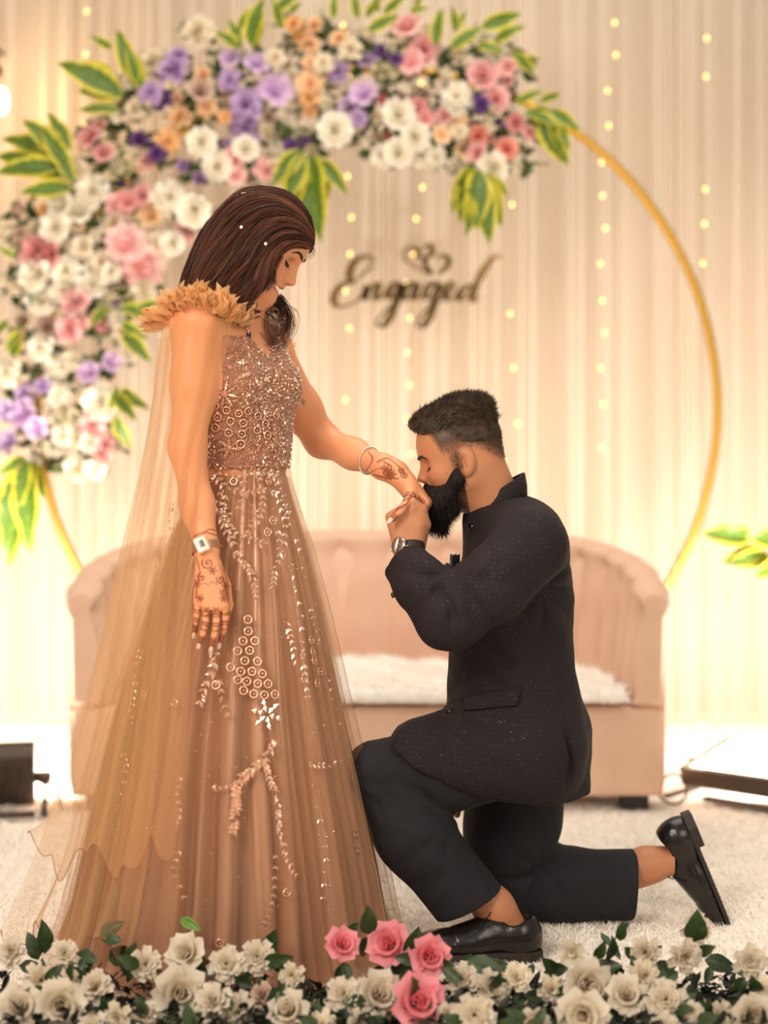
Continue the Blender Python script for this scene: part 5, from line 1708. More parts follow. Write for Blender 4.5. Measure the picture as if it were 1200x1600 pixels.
# ---- jewellery and watch
b = MB()
for k in range(30):
    t = k / 29; x = 362 + 26 * t + 4 * math.sin(t * 3); y = 486 + 34 * t ** 1.4; p = surf_pt(w_body, x, y, -.3, .2, .006); b.ball(p, .0022 + .0012 * (k % 3 == 0), 6, 5)
p = surf_pt(w_body, 389, 523, -.3, .2, .004)
b.build('necklace', M_crystal, woman)
b = MB(); b.ball(p, (.005, .004, .0075), 8, 6); b.build('necklace_stone', mat('stone_navy', srgb(22, 24, 44), .15), woman)
b = MB(); p = P(373, 468, -.115); b.ball(p + V3(0, 0, -.004), (.004, .002, .007), 8, 6); b.tube([p + V3(.009 * math.sin(t_), 0, -.006 - .010 * math.cos(t_)) for t_ in np.linspace(.4, 2 * PI - .4, 14)], .0016, 5); b.build('earring', M_crystal, woman)
ax = P(600, 730, .06) - P(552, 709, .13); ax /= np.linalg.norm(ax); c0 = P(577, 719.5, .094); e1 = np.cross(ax, [0, 0, 1.]); e1 /= np.linalg.norm(e1); e2 = np.cross(ax, e1)
b = MB()
for k in range(34):
    t = 2 * PI * k / 34; b.ball(c0 + (e1 * math.cos(t) + e2 * math.sin(t)) * .0315 + ax * .004 * math.sin(t), .0028, 6, 5)
b.build('bracelet', mat('bracelet_silver', srgb(240, 232, 222), .15, 1), woman)
M_gold2 = gold('finger_gold', srgb(240, 190, 90), .2)
for f, i in ((RF[2], 0), (RF[0], 0)):
    ax = f[1] - f[0]; ax /= np.linalg.norm(ax); c0 = f[0] * .45 + f[1] * .55; e1 = np.cross(ax, [0, 1., 0]); e1 /= np.linalg.norm(e1); e2 = np.cross(ax, e1)
    b = MB(); b.tube([c0 + (e1 * math.cos(t) + e2 * math.sin(t)) * .0095 for t in np.linspace(0, 2 * PI, 17)[:-1]], .0013, 5, closed=True); b.ball(c0 + V3(0, -.010, 0), (.004, .002, .002), 6, 5); b.build('finger_ring', M_gold2, woman)
# digital watch on the right wrist
ax = RA[4] - RA[3]; ax /= np.linalg.norm(ax); c0 = P(320.5, 856, -.2225); e1 = V3(1, 0, 0) - ax * ax[0]; e1 /= np.linalg.norm(e1); nrm = np.cross(e1, ax)
if nrm[1] > 0: nrm = -nrm
_ca, _sa = math.cos(.2), math.sin(.2)
Rw = np.stack([e1 * _ca - ax * _sa, ax * _ca + e1 * _sa, nrm], 1)
M_wst = gold('watch_rose_gold', srgb(226, 178, 140), .3)
ts_ = np.linspace(0, 2 * PI, 33)[:-1]
Vb = []
for t in ts_:
    for dz in (-.0085, .0085): Vb.append(c0 + e1 * .0315 * math.cos(t) + nrm * .0300 * math.sin(t) + ax * dz)
    for dz in (.0085, -.0085): Vb.append(c0 + e1 * .0295 * math.cos(t) + nrm * .0280 * math.sin(t) + ax * dz)
b = MB(); b.grid(np.array(Vb), 32, 4, closed_u=True, closed_v=True); ws = b.build('wristwatch', M_wst, woman, smooth=False)
cw = c0 + nrm * .034 - e1 * .004
b = MB(); b.box(cw, (.0285, .0350, .009), Rw, .007); b.build('watch_case', mat('watch_pale_case', srgb(240, 208, 178), .3, .3), ws)
b = MB(); b.box(cw + nrm * .0044, (.0175, .0225, .002), Rw, .003); b.build('watch_bezel', mat('watch_white', srgb(250, 238, 222), .3), ws)
b = MB(); b.box(cw + nrm * .0052, (.0125, .0170, .0012), Rw, .0008); b.build('watch_display', mat('watch_lcd', srgb(128, 122, 100), .25), ws)
b = MB()
for k, ch in enumerate((.0042, .0014, -.0016, -.0044)):
    for s in (-1, 1):
        b.box(cw + nrm * .0059 + ax * ch + e1 * .0022 * s, (.0009, .0020, .0004), Rw)
    b.box(cw + nrm * .0059 + ax * ch, (.0040, .0006, .0004), Rw)
b.build('watch_digits', mat('watch_lcd_dark', srgb(40, 38, 32), .4), ws)
# ================================================================== MAN
man = empty('person', P(790, 1440, .1) * V3(1, 1, 0), 'bearded man in dark embossed jacket kneeling on one knee and kissing her hand', 'person')
MY = .075
mf = Frame(P(722, 712, MY), (-.974, 0, -.225), (-.225, 0, .974), yaw=0)
MG = {'w': 1.03, 'smile': False, 'earR': _er, 'nose': .006, 'lip': .006, 'cb': -.002}
MH_Y = -.030
MK = [P(654, 800, MH_Y + .008), P(640, 797, MH_Y - .004), P(624, 801, MH_Y - .006), P(611, 808, MH_Y + .002)]
MW = P(638, 862, MH_Y - .010)
MF_ = [[MK[i], MK[i] + V3(.004 - .002 * i, .036, .006 - .003 * i), MK[i] + V3(.006 - .001 * i, .058, -.016), MK[i] + V3(.010, .056, -.036)] for i in range(4)]
MTH = [P(655, 846, MH_Y + .010), P(664, 820, MH_Y + .012), P(659, 796, MH_Y + .006), P(645, 784, MH_Y - .004)]


def m_lhand(p):
    d = None
    for i in range(4):
        e = rcone(p, MW + V3(.016 - .0105 * i, .004, .006), MK[i], .0175, .0128); d = e if d is None else smin(d, e, .018)
    d = smin(d, rcone(p, P(646, 850, MH_Y + .006), P(652, 822, MH_Y + .004), .022, .018), .02)
    for i in range(4): d = smin(d, finger(p, MF_[i], .0112 if i < 3 else .0100, .0085), .004)
    d = smin(d, finger(p, MTH, .0150, .0098), .010)
    return smin(d, rcone(p, MW, P(640, 885, MH_Y - .025), .0265, .030), .02)


FH = [P(722, 1240, .28), P(712, 1256, .275)]


def m_rhand(p):
    d = None
    for i in range(4):
        k = P(716 - 6 * i, 1252 + (2 - abs(i - 1)), .262 + .012 * i); w_ = P(728, 1215, .285)
        t_ = P(706 - 3.5 * i + (i == 0) * 8, 1276 - 4 * (i == 3) - 3 * (i == 0), .252 + .014 * i)
        e = smin(rcone(p, w_, k, .018, .0115), rcone(p, k, t_, .0105, .0080), .004); d = e if d is None else smin(d, e, .006)
    return smin(d, rcone(p, P(728, 1215, .285), P(745, 1170, .30), .026, .032), .02)


A_N = [P(735, 1378, -.03), P(772, 1418, -.028), P(800, 1452, -.026)]     # near ankle
A_F = [P(960, 1372, .25), P(1010, 1352, .25), P(1048, 1345, .25)]        # far ankle
M_NECK = [mf.w(V3(-.028, 0, -.030)), P(774, 800, .095)]


def m_skin(p):
    h, lp = head_sdf(p, mf, MG, True)
    d = smin(h, rcone(p, M_NECK[0], M_NECK[1], .064, .066), .03)
    d = np.minimum(d, m_lhand(p)); d = np.minimum(d, m_rhand(p))
    d = np.minimum(d, chain(p, A_N, [.040, .040, .036], .03)); d = np.minimum(d, chain(p, A_F, [.046, .039, .035], .03))
    return d


# the limbs and trunk inside the clothes (coarser), one figure with the skin above
SH_N, EL_N, WR_N = P(820, 852, -.10), P(700, 966, -.165), P(640, 885, MH_Y - .025)
SH_F, EL_F, WR_F = P(800, 858, .29), P(800, 1040, .34), P(745, 1170, .30)
HP_N, KN_N = P(820, 1165, .02), P(588, 1206, -.01)
HP_F, KN_F = P(815, 1175, .19), P(785, 1372, .25)


def m_inner(p):
    d = ell(p, P(805, 900, .1), (.10, .165, .16)); d = smin(d, ell(p, P(805, 1050, .1), (.11, .145, .16)), .06)
    d = smin(d, ell(p, P(812, 1150, .1), (.12, .155, .10)), .05)
    d = smin(d, rcone(p, SH_N, SH_F, .05, .05), .05); d = smin(d, rcone(p, M_NECK[1], P(800, 850, .1), .06, .07), .05)
    d = smin(d, chain(p, [SH_N, EL_N, WR_N], [.055, .04, .028], .03), .03); d = smin(d, chain(p, [SH_F, EL_F, WR_F], [.055, .04, .03], .03), .03)
    d = smin(d, chain(p, [HP_N, KN_N, A_N[0]], [.085, .05, .042], .03), .03); d = smin(d, chain(p, [HP_F, KN_F, A_F[0]], [.085, .055, .045], .03), .03)
    return d


V1, F1 = mesh_sdf(m_skin, (-.02, -.14, .0), (.68, .42, 1.26), .0021)
V2, F2 = mesh_sdf(m_inner, (-.12, -.32, .0), (.62, .55, 1.05), .012, 2)
SK_M = srgb(198, 134, 96)[:3]
V, F = join_vf([(V1, F1), (V2, F2)])
C = np.tile(np.array(SK_M), (len(V), 1)); q = mf.loc(V); hd = np.linalg.norm(q, axis=1) < .17
_, lp = head_sdf(V, mf, MG, True); C = blend(C, srgb(158, 84, 72), sstep(.001, -.001, lp) * hd)
x_, y_, z_ = q[:, 0], np.abs(q[:, 1]), q[:, 2]
# close-cropped sides: hair shows through the skin, fading to the ear and the nape
hl = .050 + .55 * np.maximum(x_ - .030, 0) * 0 + np.where(x_ > .045, (x_ - .045) * 2.4, 0) - np.where(x_ < -.03, (-.03 - x_) * .75, 0) - .028
fade = sstep(-.020, .022, z_ - hl) * (x_ < .080) * hd
sb_ = np.exp(-((x_ - .016) / .012) ** 2) * sstep(.045, .0, z_) * sstep(-.065, -.03, z_) * (y_ > .045) * hd
C = blend(C, srgb(56, 37, 27), np.clip(np.maximum(fade * .90, sb_ * .75), 0, 1))
br = sstep(.012, -.012, z_ + .040 + .35 * np.maximum(.075 - x_, 0) - .030) * (x_ > .012) * hd * (y_ > .0)
C = blend(C, srgb(60, 40, 30), np.clip(br, 0, 1) * .8 * (q[:, 2] < -.052))
chk = np.exp(-(((q[:, 0] - .062) / .03) ** 2 + ((y_ - .043) / .02) ** 2 + ((z_ + .025) / .02) ** 2)); C = blend(C, srgb(206, 122, 88), .3 * chk * hd)
bm = link('body', np_mesh('body', V, F, M_skin, C), man, (0, 0, 0))
# mole on the cheek, eyebrows, closed lids
M_browm = mat('brow_black', srgb(36, 24, 18), .7)
for s in (-1, 1):
    b = MB(); yz = catmull([(.006, .0135, 0), (.016, .0165, 0), (.027, .0185, 0), (.038, .0165, 0), (.049, .0095, 0)], 18); b.tube([face_pt(mf, MG, s * y, z, .0003) for y, z, _ in yz], np.interp(np.linspace(0, 1, 18), [0, .2, .6, 1], [.0030, .0044, .0038, .0010]), 7)
    b.build('eyebrow', M_browm, man)
    b = MB(); b.tube([face_pt(mf, MG, s * y, z, .0004) for y, z in ((.0185, -.008), (.024, -.0105), (.031, -.0118), (.038, -.0105), (.0455, -.006))], [.0006, .0012, .0015, .0015, .0006], 6)
    for k in range(10):
        y = .021 + k * .0024; p0 = face_pt(mf, MG, s * y, -.0108, .0003); b.tube([p0, p0 + mf.M @ V3(.004, s * .0006 * (k - 3), -.0035), p0 + mf.M @ V3(.0075, s * .001 * (k - 3), -.0045)], [.0005, .0004, .0002], 4)
    b.build('eyelashes', M_lash, man)
b = MB(); b.ball(side_pt(mf, MG, .045, -.028, 1, -.0005), .0014, 6, 5); b.build('mole', M_browm, man)

# ---- hair on top: brushed-up strands over a dark cap
M_mh = hair_mat('hair_black_brown', srgb(46, 35, 27), srgb(86, 65, 48), .6, 60)


def m_cap(p):
    q = mf.loc(p); m = np.stack([q[:, 0], np.abs(q[:, 1]), q[:, 2]], 1)
    d = ell(q, V3(-.002, 0, .040), (.0955, .078, .088))
    d = smin(d, ell(q, V3(.045, 0, .088), (.060, .052, .034)), .03)
    d = smin(d, ell(q, V3(.086, 0, .083), (.018, .040, .015)), .012)          # swept front edge
    d = smin(d, ell(q, V3(-.030, 0, .100), (.062, .056, .036)), .03)
    line = np.where(m[:, 0] > .045, .036 + (m[:, 0] - .045) * .85, .036 - (.045 - m[:, 0]) * .22)
    return smax(d, line + .10 * (.075 - m[:, 1]) * 0 - m[:, 2], .012)


V, F = mesh_sdf(m_cap, mf.O - .22, mf.O + .22, .0034); CN = vnormals(V, F)
hr = link('hair', np_mesh('hair', V, F, M_mh), man, (0, 0, 0))
r = np.random.RandomState(31)


def fuzz(name, V, N, n, len_fn, dir_fn, wdt, parent, mat_, K=5, seed=1, spread=.25):
    i = r.randint(0, len(V), n); p0 = V[i] + r.normal(0, .0012, (n, 3)); L = len_fn(V[i], n)[:, None]
    D = dir_fn(V[i], N[i]) + r.normal(0, spread, (n, 3)); D /= np.linalg.norm(D, axis=1)[:, None]
    bend = r.normal(0, .35, (n, 3)); t = np.linspace(0, 1, K)[None, :, None]
    c = p0[:, None] - N[i][:, None] * .002 + D[:, None] * L[:, None] * t + bend[:, None] * L[:, None] * .35 * t ** 2
    V_, F_ = ribbons(c, wdt, seed); o = link(name, np_mesh(name, V_, F_, mat_), parent, (0, 0, 0)); o['kind'] = 'stuff'; return o


qn = mf.loc(V); top = qn[:, 2] > .062
fuzz('hair_strands', V[top], CN[top], 14000, lambda p, n: .006 + .011 * r.random_sample(n), lambda p, N: N * .5 - mf.F * .75 + mf.U * .25, .0005, hr, M_mh, 5, 1)
sd_ = ~top
fuzz('short_hair', V[sd_], CN[sd_], 7000, lambda p, n: .003 + .005 * r.random_sample(n), lambda p, N: N * .4 - mf.F * .5 - mf.U * .6, .0005, hr, M_mh, 4, 2)
# stubble of the faded sides on the skin
VV, FF = V1, F1; NN = vnormals(VV, FF); qh = mf.loc(VV); yy_ = np.abs(qh[:, 1]); hh = (np.linalg.norm(qh, axis=1) < .17) & (qh[:, 0] < .06) & (qh[:, 0] > -.11) & (yy_ > .03 - 0.0) 
hl2 = .022 - np.where(qh[:, 0] < -.03, (-.03 - qh[:, 0]) * .75, 0) + np.where(qh[:, 0] > .045, (qh[:, 0] - .045) * 2.4, 0)
sel = hh & (qh[:, 2] > hl2 - .004) & (np.hypot(qh[:, 0] + .004, qh[:, 2] + .012) > .034)
selb = hh | (qh[:, 0] < -.05) & (np.linalg.norm(qh, axis=1) < .17) & (qh[:, 2] > hl2 - .004)
sel = sel | (selb & (qh[:, 0] < -.05) & (qh[:, 2] > hl2))
fuzz('short_hair', VV[sel], NN[sel], 15000, lambda p, n: (.0022 + .003 * r.random_sample(n)), lambda p, N: N * .55 - mf.F * .4 - mf.U * .7, .00045, hr, M_mh, 3, 3)
sbz = (np.abs(qh[:, 0] - .020) < .012) & (qh[:, 2] < .03) & (qh[:, 2] > -.045) & (yy_ > .045) & (np.linalg.norm(qh, axis=1) < .17)
fuzz('sideburn', VV[sbz], NN[sbz], 1800, lambda p, n: (.003 + .004 * r.random_sample(n)), lambda p, N: N * .4 - mf.U * .9 - mf.F * .1, .00045, hr, M_mh, 3, 4)

# ---- beard
M_beard = hair_mat('beard_black', srgb(20, 15, 13), srgb(44, 31, 25), .7, 80)
TIP = mf.loc(P(692, 826, MY)[None])[0]


def m_beardf(p):
    q = mf.loc(p); m = np.stack([q[:, 0], np.abs(q[:, 1]), q[:, 2]], 1)
    d = rcone(m, V3(.022, .053, -.046), V3(.066, .026, -.090), .020, .030)
    d = smin(d, rcone(m, V3(.018, .057, -.020), V3(.022, .055, -.045), .009, .018), .02)
    d = smin(d, rcone(m, V3(.066, .020, -.086), V3(TIP[0] + .016, .008, TIP[2] + .030), .032, .022), .03)
    d = smin(d, rcone(q, V3(TIP[0] + .014, 0, TIP[2] + .030), V3(TIP[0], 0, TIP[2]), .022, .008), .03)
    d = smin(d, rcone(m, V3(.090, .003, -.050), V3(.078, .026, -.066), .0105, .010), .012)      # moustache
    d = smin(d, rcone(m, V3(.078, .026, -.066), V3(.070, .026, -.085), .011, .018), .014)
    d = smin(d, ell(q, V3(.078, 0, -.088), (.022, .030, .018)), .02)
    return d


V, F = mesh_sdf(m_beardf, mf.O - .26, mf.O + .22, .0034); BNm = vnormals(V, F)
be = link('beard', np_mesh('beard', V, F, M_beard), man, (0, 0, 0))
fuzz('beard_strands', V, BNm, 13000, lambda p, n: np.clip(.006 + .018 * r.random_sample(n) * np.clip((-.02 - mf.loc(p)[:, 2]) / .08, .15, 1.1), .004, .028), lambda p, N: N * .40 - mf.U * .85 - V3(0, 0, .25), .00055, be, M_beard, 5, 5, .3)

# ---- jacket
M_jkt = NT('jacket_black_brocade'); M_jkt.set(Roughness=.8); M_jkt.b.inputs['Specular IOR Level'].default_value = .2
br_ = M_jkt.n('ShaderNodeTexBrick'); br_.inputs['Scale'].default_value = 1; br_.inputs['Mortar Size'].default_value = .0016; br_.inputs['Brick Width'].default_value = .020; br_.inputs['Row Height'].default_value = .010
br_.inputs['Color1'].default_value = (.9, .9, .9, 1); br_.inputs['Color2'].default_value = (.6, .6, .6, 1); br_.inputs['Mortar'].default_value = (0, 0, 0, 1)
M_jkt.l(M_jkt.mapped((1, 1, 1), 'Object', (PI / 2, .5, 0)), br_.inputs['Vector'])
wv = M_jkt.n('ShaderNodeTexWave'); wv.inputs['Scale'].default_value = 95; wv.inputs['Distortion'].default_value = 0; M_jkt.l(M_jkt.mapped((1, 1, 1), 'Object', (0, .78, 0)), wv.inputs['Vector'])
mul = M_jkt.n('ShaderNodeMix', data_type='RGBA', blend_type='DIFFERENCE'); mul.inputs[0].default_value = 1
M_jkt.l(br_.outputs[0], mul.inputs[6]); M_jkt.l(wv.outputs[0], mul.inputs[7])
M_jkt.l(M_jkt.ramp(mul.outputs[2], [(.1, srgb(31, 25, 27)), (.9, srgb(50, 42, 45))]), M_jkt.b.inputs['Base Color'])
vo = M_jkt.n('ShaderNodeTexVoronoi'); vo.inputs['Scale'].default_value = 520; M_jkt.l(M_jkt.coord(), vo.inputs['Vector'])
wn = M_jkt.n('ShaderNodeSeparateColor'); M_jkt.l(vo.outputs['Color'], wn.inputs[0])
gt = M_jkt.n('ShaderNodeMath', operation='GREATER_THAN', i_1=.972); M_jkt.l(wn.outputs[0], gt.inputs[0])
lt = M_jkt.n('ShaderNodeMath', operation='LESS_THAN', i_1=.24); M_jkt.l(vo.outputs['Distance'], lt.inputs[0])
gl_ = M_jkt.n('ShaderNodeMath', operation='MULTIPLY'); M_jkt.l(gt.outputs[0], gl_.inputs[0]); M_jkt.l(lt.outputs[0], gl_.inputs[1])
gm = M_jkt.n('ShaderNodeBsdfGlossy'); gm.inputs[0].default_value = srgb(170, 156, 148); gm.inputs['Roughness'].default_value = .35
mx_ = M_jkt.n('ShaderNodeMixShader'); M_jkt.l(gl_.outputs[0], mx_.inputs[0]); M_jkt.l(M_jkt.b.outputs[0], mx_.inputs[1]); M_jkt.l(gm.outputs[0], mx_.inputs[2]); M_jkt.l(mx_.outputs[0], M_jkt.out.inputs[0])
M_jkt.bump(mul.outputs[2], .35, .0015); M_jkt = M_jkt.m

HEM = [P(x, y, -.05)[[0, 2]] for x, y in ((960, 560), (960, 1260), (893, 1260), (830, 1253), (760, 1246), (700, 1223), (645, 1193), (616, 1172), (610, 1163), (622, 1142), (660, 1120), (691, 1110), (690, 1010), (640, 900), (640, 560))]


def groove(p, d, a, b_, w, dep):
    """a soft crease pressed into the cloth along a-b"""
    return d + 1.15 * dep * np.exp(-(np.maximum(rcone(p, a, b_, 0, 0), 0) / (1.5 * w)) ** 2)


def fan(p, d, px, py, Y, n, amp, reach, ph=0.0):
    """wrinkles radiating from a pulled point of the cloth"""
    c = P(px, py, Y); v = p - c; rr_f = np.linalg.norm(v, axis=1); th = np.arctan2(v[:, 2], v[:, 0])
    s_ = 1.1 - 1.8 * np.abs(np.sin(.5 * (n * th + ph + 6 * rr_f))) ** .8; return d + amp * s_ * sstep(.008, .075, rr_f) * np.exp(-(rr_f / reach) ** 2)


def m_torso(p):
    d = ell(p, P(808, 838, .1), (.100, .215, .085))
    d = smin(d, rcone(p, P(828, 850, -.065), P(812, 850, .265), .078, .078), .05)
    d = smin(d, ell(p, P(803, 935, .1), (.136, .180, .17)), .06)
    d = smin(d, ell(p, P(798, 1040, .1), (.143, .162, .15)), .06)
    d = smin(d, ell(p, P(806, 1120, .1), (.155, .178, .13)), .06)
    d = smin(d, rcone(p, P(812, 1180, .1), P(812, 1300, .1), .146, .146) * 1.0, .06)
    d = smin(d, rcone(p, P(820, 1175, -.005), P(650, 1184, -.020), .134, .088), .05)
    d = smin(d, rcone(p, P(868, 1150, .1), P(870, 1260, .1), .068, .066), .05)
    d = smin(d, rcone(p, P(772, 812, .095), P(800, 850, .1), .070, .09), .05)
    return d


def m_jacket(p):
    x2, z2 = p[:, 0], p[:, 2]
    d = m_torso(p)
    d = smax(d, poly_sd(x2, z2, HEM), .008)
    d = smax(d, -rcone(p, P(768, 775, .095), P(776, 805, .095), .066, .066), .004)               # neck hole
    d = smax(d, -rcone(p, P(884, 1120, -.09), P(897, 1262, -.10), .005, .018), .004)            # side vent
    # hollow under the hem
    d = smax(d, -smax(m_torso(p) + .010, z2 - P(0, 1205, 0)[2], .01), .004)
    sl = chain(p, [P(826, 856, -.105), P(768, 916, -.150), P(702, 964, -.168), P(664, 918, -.130), P(633, 880, -.066)], [.084, .075, .068, .060, .052], .03)
    cutn = P(633, 880, -.06) - P(692, 966, -.165); cutn /= np.linalg.norm(cutn); cp_ = P(632, 882, -.062)
    sl = smax(sl, (p - cp_) @ cutn, .004); hol = rcone(p, cp_ - cutn * .05, cp_ + cutn * .02, .043, .046); sl = smax(sl, -hol, .004)
    for a_, b_, w, dp in (((706, 900, -.215), (740, 952, -.235), .010, .010), ((690, 925, -.21), (712, 968, -.235), .009, .008), ((760, 850, -.20), (715, 905, -.22), .012, .009), ((790, 905, -.23), (850, 890, -.2), .014, .008), ((676, 905, -.18), (690, 940, -.225), .008, .006), ((775, 880, -.215), (738, 925, -.23), .012, .008)):
        sl = groove(p, sl, P(*a_), P(*b_), w, dp)
    sl = fan(p, sl, 708, 900, -.19, 8, .0075, .13);
    d = fan(p, d, 850, 920, -.10, 9, .0065, .17, .6); d = fan(p, d, 700, 1115, -.10, 9, .004, .14, 2)
    slf = chain(p, [SH_F, EL_F, P(748, 1160, .305)], [.080, .062, .052], .03)
    for a_, b_, w, dp in (((815, 965, -.085), (880, 1010, -.04), .016, .010), ((800, 985, -.085), (850, 1040, -.065), .014, .008), ((850, 920, -.09), (895, 950, 0), .014, .007), ((740, 1000, -.06), (790, 1040, -.07), .014, .007), ((720, 1040, -.04), (780, 1068, -.07), .012, .006), ((690, 1135, -.12), (760, 1150, -.15), .018, .006), ((700, 1180, -.13), (800, 1215, -.15), .018, .006)):
        d = groove(p, d, P(*a_), P(*b_), w, dp)
    d = smin(d, sl, .018); d = smin(d, slf, .03)
    return d + .0012 * np.sin(x2 * 60 + z2 * 40) * np.sin(z2 * 50 - p[:, 1] * 45)


V, F = mesh_sdf(m_jacket, (-.06, -.32, .2), (.62, .50, 1.14), .0042, 3, 2.6)
jk = link('jacket', np_mesh('jacket', V, F, M_jkt), man, (0, 0, 0))
# stand collar
b = MB(); V = []; n_ = 48
lo_c, hi_c = P(777, 806, .095), P(776, 765, .095)
for k in range(n_):
    t = 2 * PI * k / n_; cx_, sy_ = math.cos(t), math.sin(t)
    fr_t = .5 - .5 * cx_                                            # 0 at the back, 1 at the throat
    base = lo_c + V3(.066 * cx_, .074 * sy_, -.040 * fr_t + .042 * (1 - fr_t)); topp = hi_c + V3(.062 * cx_, .066 * sy_, -.034 * fr_t + .038 * (1 - fr_t))
    o_ = V3(cx_, sy_, 0)
    for q_ in (base + o_ * .003, base * .5 + topp * .5 + o_ * .005, topp + o_ * .003, topp + V3(0, 0, .0015), topp - o_ * .003, base * .5 + topp * .5 - o_ * .001, base - o_ * .003): V.append(q_)
b.grid(np.array(V), n_, 7, closed_u=True, closed_v=True); b.build('collar', M_jkt, jk)


def jk_pt(x, y, off): return surf_pt(m_jacket, x, y, -.35, .3, off)


def patch(name, quad, m_, thick=.004, nu=12, nv=5, parent=None):
    q = np.array(quad, float); Vf = []
    for off in (thick, -.004):
        for i in range(nu):
            for j in range(nv):
                u, v = i / (nu - 1), j / (nv - 1); x, y = (q[0] * (1 - u) + q[1] * u) * (1 - v) + (q[3] * (1 - u) + q[2] * u) * v
                Vf.append(jk_pt(x, y, off))
    b = MB(); n = nu * nv; A = np.array(Vf)
    b.grid(A[:n], nu, nv); b.grid(A[n:], nu, nv, flip=True)
    rim = [i * nv for i in range(nu)] + [(nu - 1) * nv + j for j in range(1, nv)] + [i * nv + nv - 1 for i in range(nu - 2, -1, -1)] + [j for j in range(nv - 2, 0, -1)]
    F_ = [(rim[k], rim[(k + 1) % len(rim)], rim[(k + 1) % len(rim)] + n, rim[k] + n) for k in range(len(rim))]
    for f in F_: b.f.append(f); b.mi.append(0)
    return b.build(name, m_, parent)


patch('pocket_flap', ((722, 1091), (816, 1072), (808, 1102), (724, 1110)), M_jkt, .0065, 14, 5, jk)
M_btn = gold('button_black_gold', srgb(92, 76, 62), .25)


def button(p, n, r_, parent):
    q = np.array(Vector(n).to_track_quat('Z', 'Y').to_matrix()); b = MB()
    b.tube([p - q[:, 2] * .003, p + q[:, 2] * .001, p + q[:, 2] * .0026, p + q[:, 2] * .0026, p + q[:, 2] * .0016], [r_ * .9, r_, r_ * .9, r_ * .6, r_ * .5], 16); b.build('button', M_btn, parent)


for x, y in ((731, 823), (696, 1112)):
    p = P(x + 2, y, .0 if y < 1000 else .01)
    q = surf_pt(m_torso, x + 5, y, -.3, .3, .002); button(q, V3(-.75, -.65, .1), .0072, jk)
button(P(614, 930, -.125), V3(-.85, -.4, -.2), .0062, jk)
# breast pocket square just showing past the arm
b = MB(); V = []
for k in range(5):
    for j in range(4): V.append(P(703 + 3.4 * k, 866 + 2 * (k % 2) + j * 8, -.055 + .006 * k - .004 * j))
b.grid(np.array(V), 5, 4); o = b.build('pocket_square', mat('pocket_satin_black', srgb(34, 28, 30), .35), jk)
o.modifiers.new('t', 'SOLIDIFY').thickness = .004

# ---- trousers
M_trs = fabric('trouser_navy_black', srgb(21, 19, 24), srgb(28, 25, 31), .85, 30, .15, 0)
CN_A, CN_B = P(685, 1437, -.03), P(785, 1385, -.03)
cn = CN_B - CN_A; cutn_n = V3(-cn[2], 0, cn[0]); cutn_n /= np.linalg.norm(cutn_n)
if cutn_n[2] > 0: cutn_n = -cutn_n


def m_trousers(p):
    near = chain(p, [P(835, 1165, .02), P(700, 1192, .0), P(592, 1210, -.005)], [.112, .094, .0730], .05)
    shin = chain(p, [P(590, 1212, -.005), P(648, 1304, -.02), P(745, 1426, -.03)], [.0735, .0790, .0800], .05)
    shin = smax(shin, (p - (CN_A + CN_B) / 2) @ cutn_n, .003); hol = chain(p, [P(728, 1404, -.029), P(756, 1440, -.03)], [.058, .072], .02); shin = smax(shin, -hol, .004)
    near = smin(near, shin, .02)
    for a_, b_, w, dp in (((575, 1225, -.085), (640, 1262, -.10), .010, .007), ((560, 1245, -.07), (650, 1275, -.10), .010, .006), ((620, 1225, -.09), (690, 1262, -.10), .012, .009), ((600, 1300, -.07), (690, 1330, -.10), .014, .004), ((650, 1380, -.08), (745, 1360, -.10), .014, .004), ((660, 1215, -.095), (720, 1245, -.10), .012, .005)):
        near = groove(p, near, P(*a_), P(*b_), w, dp)
    near = fan(p, near, 700, 1285, -.07, 8, .004, .12); near = fan(p, near, 575, 1235, -.05, 8, .003, .09, 1)
    far = chain(p, [P(818, 1170, .19), P(800, 1290, .23), P(790, 1366, .25)], [.118, .104, .094], .05)
    low = chain(p, [P(795, 1378, .25), P(880, 1382, .25), P(1000, 1382, .25)], [.0905, .0800, .0830], .04)
    low = smax(low, p[:, 0] - P(990, 0, .25)[0] - .06 * (p[:, 2] - .08), .003)
    low = smax(low, -rcone(p, P(972, 1382, .25), P(1010, 1382, .25), .066, .076), .004)
    far = smin(far, low, .03)
    for a_, b_, w, dp in (((835, 1350, .165), (800, 1400, .16), .010, .008), ((845, 1365, .17), (815, 1425, .165), .010, .007), ((830, 1335, .17), (780, 1380, .16), .012, .006), ((870, 1400, .17), (960, 1390, .165), .016, .003)):
        far = groove(p, far, P(*a_), P(*b_), w, dp)
    far = fan(p, far, 845, 1350, .2, 7, .005, .12)
    d = smin(near, far, .03)
    d = smin(d, ell(p, P(818, 1150, .1), (.128, .170, .10)), .04)
    return smax(d, .003 - p[:, 2], .004)


V, F = mesh_sdf(m_trousers, (-.10, -.20, .0), (.66, .45, .66), .0045, 3, 2.6)
link('trousers', np_mesh('trousers', V, F, M_trs), man, (0, 0, 0))

# ---- shoes
M_shoe = mat('shoe_black_leather', srgb(30, 25, 23), .24, bump=.06, bscale=120)
M_sole = mat('shoe_sole_dark', srgb(44, 36, 31), .6, bump=.3, bscale=60)
M_lace = mat('shoe_lace', srgb(24, 20, 19), .6)


